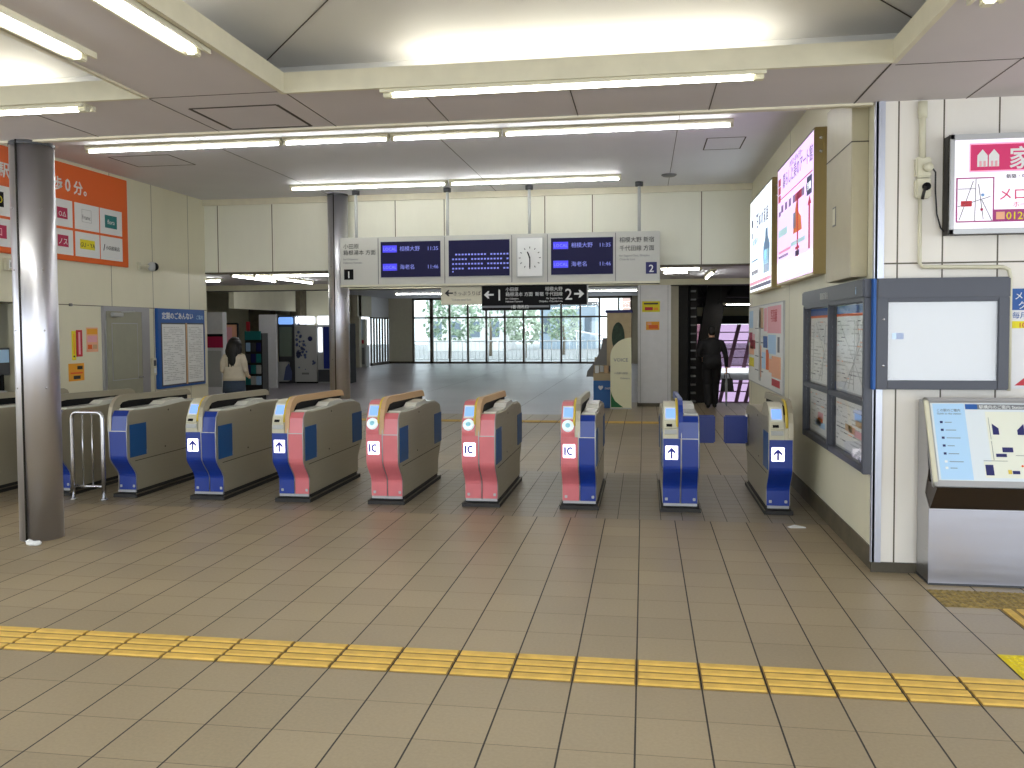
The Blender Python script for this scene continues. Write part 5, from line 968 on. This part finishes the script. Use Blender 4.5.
hb = MB(); hb.blob((-0.005, 0.082, 1.580), (0.083, 0.098, 0.085), 'hair_dark', 3).blob((-0.0, 0.055, 1.53), (0.075, 0.07, 0.075), 'hair_dark', 3); hb.build('hair', P)
jk = MB(); rings(jk, [(0, 0.0, 0.80, 0.186, 0.135), (0, 0.0, 0.95, 0.182, 0.128), (0, 0.01, 1.08, 0.176, 0.122)], 'suit'); jk.build('jacket_hem', P)
P = thing('handbag', 'dark handbag hanging from the hand of the person in the suit', 'bag', (1.685, 13.37, 0))
MB().prism([(-0.13, 0.34), (0.13, 0.34), (0.10, 0.60), (-0.10, 0.60)], -0.05, 0.05, 'bag_black', 'xz').build('body', P); MB().tube([(-0.06, 0, 0.60), (-0.04, 0, 0.69), (0, 0, 0.715), (0.04, 0, 0.69), (0.06, 0, 0.60)], 0.008, 'bag_black', 8).build('handle', P)
P = thing('umbrella', 'thin folded umbrella hanging below the dark handbag', 'umbrella', (1.66, 13.28, 0)); MB().tube([(0, 0, 0.04), (0, 0, 0.10), (0, 0, 0.5), (0, 0, 0.62)], [0.004, 0.016, 0.028, 0.012], 'cloth_grey', 8).build('canopy', P); MB().tube([(0, 0, 0.62), (0, 0, 0.70), (0.02, 0.0, 0.715), (0.04, 0, 0.69)], 0.008, 'ink', 6).build('handle', P)
# person with long dark hair seen from behind
P = thing('person', 'person with long dark hair, cream blouse and denim, seen from behind', 'person', (-6.60, 8.95, 0))
mb = MB()
rings(mb, [(0, 0, 0.72, 0.15, 0.11), (0, 0, 0.80, 0.165, 0.118), (0, 0, 0.90, 0.15, 0.105), (0, 0, 0.98, 0.13, 0.09), (0, 0, 1.08, 0.14, 0.095), (0, 0.0, 1.17, 0.155, 0.10), (0, 0.01, 1.225, 0.155, 0.085), (0, 0.02, 1.25, 0.10, 0.065), (0, 0.03, 1.27, 0.055, 0.05)])
loft_limb(mb, [(0, 0.03, 1.22), (0, 0.045, 1.29), (0, 0.055, 1.33)], [0.05, 0.046, 0.046])
for s_ in (-1, 1):
    loft_limb(mb, [(s_*0.135, 0.01, 1.195), (s_*0.185, -0.01, 1.09), (s_*0.20, 0.0, 0.97), (s_*0.17, 0.13, 0.87)], [0.058, 0.052, 0.044, 0.030])
    hand(mb, Vector((s_*0.17, 0.13, 0.87)), Vector((-s_*0.3, 0.9, -0.2)), Vector((-s_*0.2, 0, 1)), 0.5)
    loft_limb(mb, [(s_*0.078, 0, 0.80), (s_*0.082, 0.01, 0.60), (s_*0.08, 0.01, 0.42), (s_*0.08, 0, 0.09)], [0.095, 0.078, 0.06, 0.042]); loft_limb(mb, [(s_*0.08, -0.03, 0.04), (s_*0.085, 0.07, 0.036), (s_*0.09, 0.14, 0.028)], [0.036, 0.036, 0.026])
head(mb, (0, 0.065, 1.385), math.pi, 0.15, 0.92)
def pick2(c):
    if c.z > 1.265 or (c.y > 0.145 and 0.7 < c.z < 1.0): return 'skin'
    if c.z < 0.07: return 'shoe'
    if c.z < 0.74: return 'jeans'
    return 'blouse'
figure('body', mb, pick2, P, 0.009)
sk = MB(); rings(sk, [(0, 0, 0.60, 0.195, 0.15), (0, 0, 0.75, 0.185, 0.14), (0, 0, 0.82, 0.178, 0.132)], 'jeans'); sk.build('denim_skirt', P); sk = MB(); rings(sk, [(0, 0, 0.80, 0.19, 0.14), (0, 0, 0.86, 0.185, 0.135), (0, 0, 0.93, 0.172, 0.122), (0, 0, 1.02, 0.155, 0.11)], 'blouse'); sk.build('blouse_hem', P)
hb = MB(); hb.blob((0, 0.045, 1.41), (0.100, 0.108, 0.105), 'hair_dark', 3).blob((0, -0.055, 1.27), (0.105, 0.045, 0.17), 'hair_dark', 3).blob((0.01, -0.075, 1.17), (0.07, 0.035, 0.15), 'hair_dark', 3)
rn = random.Random(5)
for i in range(46):
    a = math.pi+(i/45)*math.pi; a += rn.uniform(-.05, .05); x, y = 0.088*math.cos(a), 0.045+0.10*math.sin(a)
    ln = rn.uniform(0.27, 0.40)*(0.7+0.3*abs(math.sin(a))); w_ = rn.uniform(-0.03, 0.03)
    hb.tube([(x*0.8, y*0.9, 1.46), (x*1.18, y-0.012, 1.38), (x*1.22+w_*0.5, y-0.03, 1.28), (x*1.0+w_, y-0.035, 1.40-ln)], [0.016, 0.022, 0.022, 0.005], 'hair_dark', 7)
hb.build('hair', P)
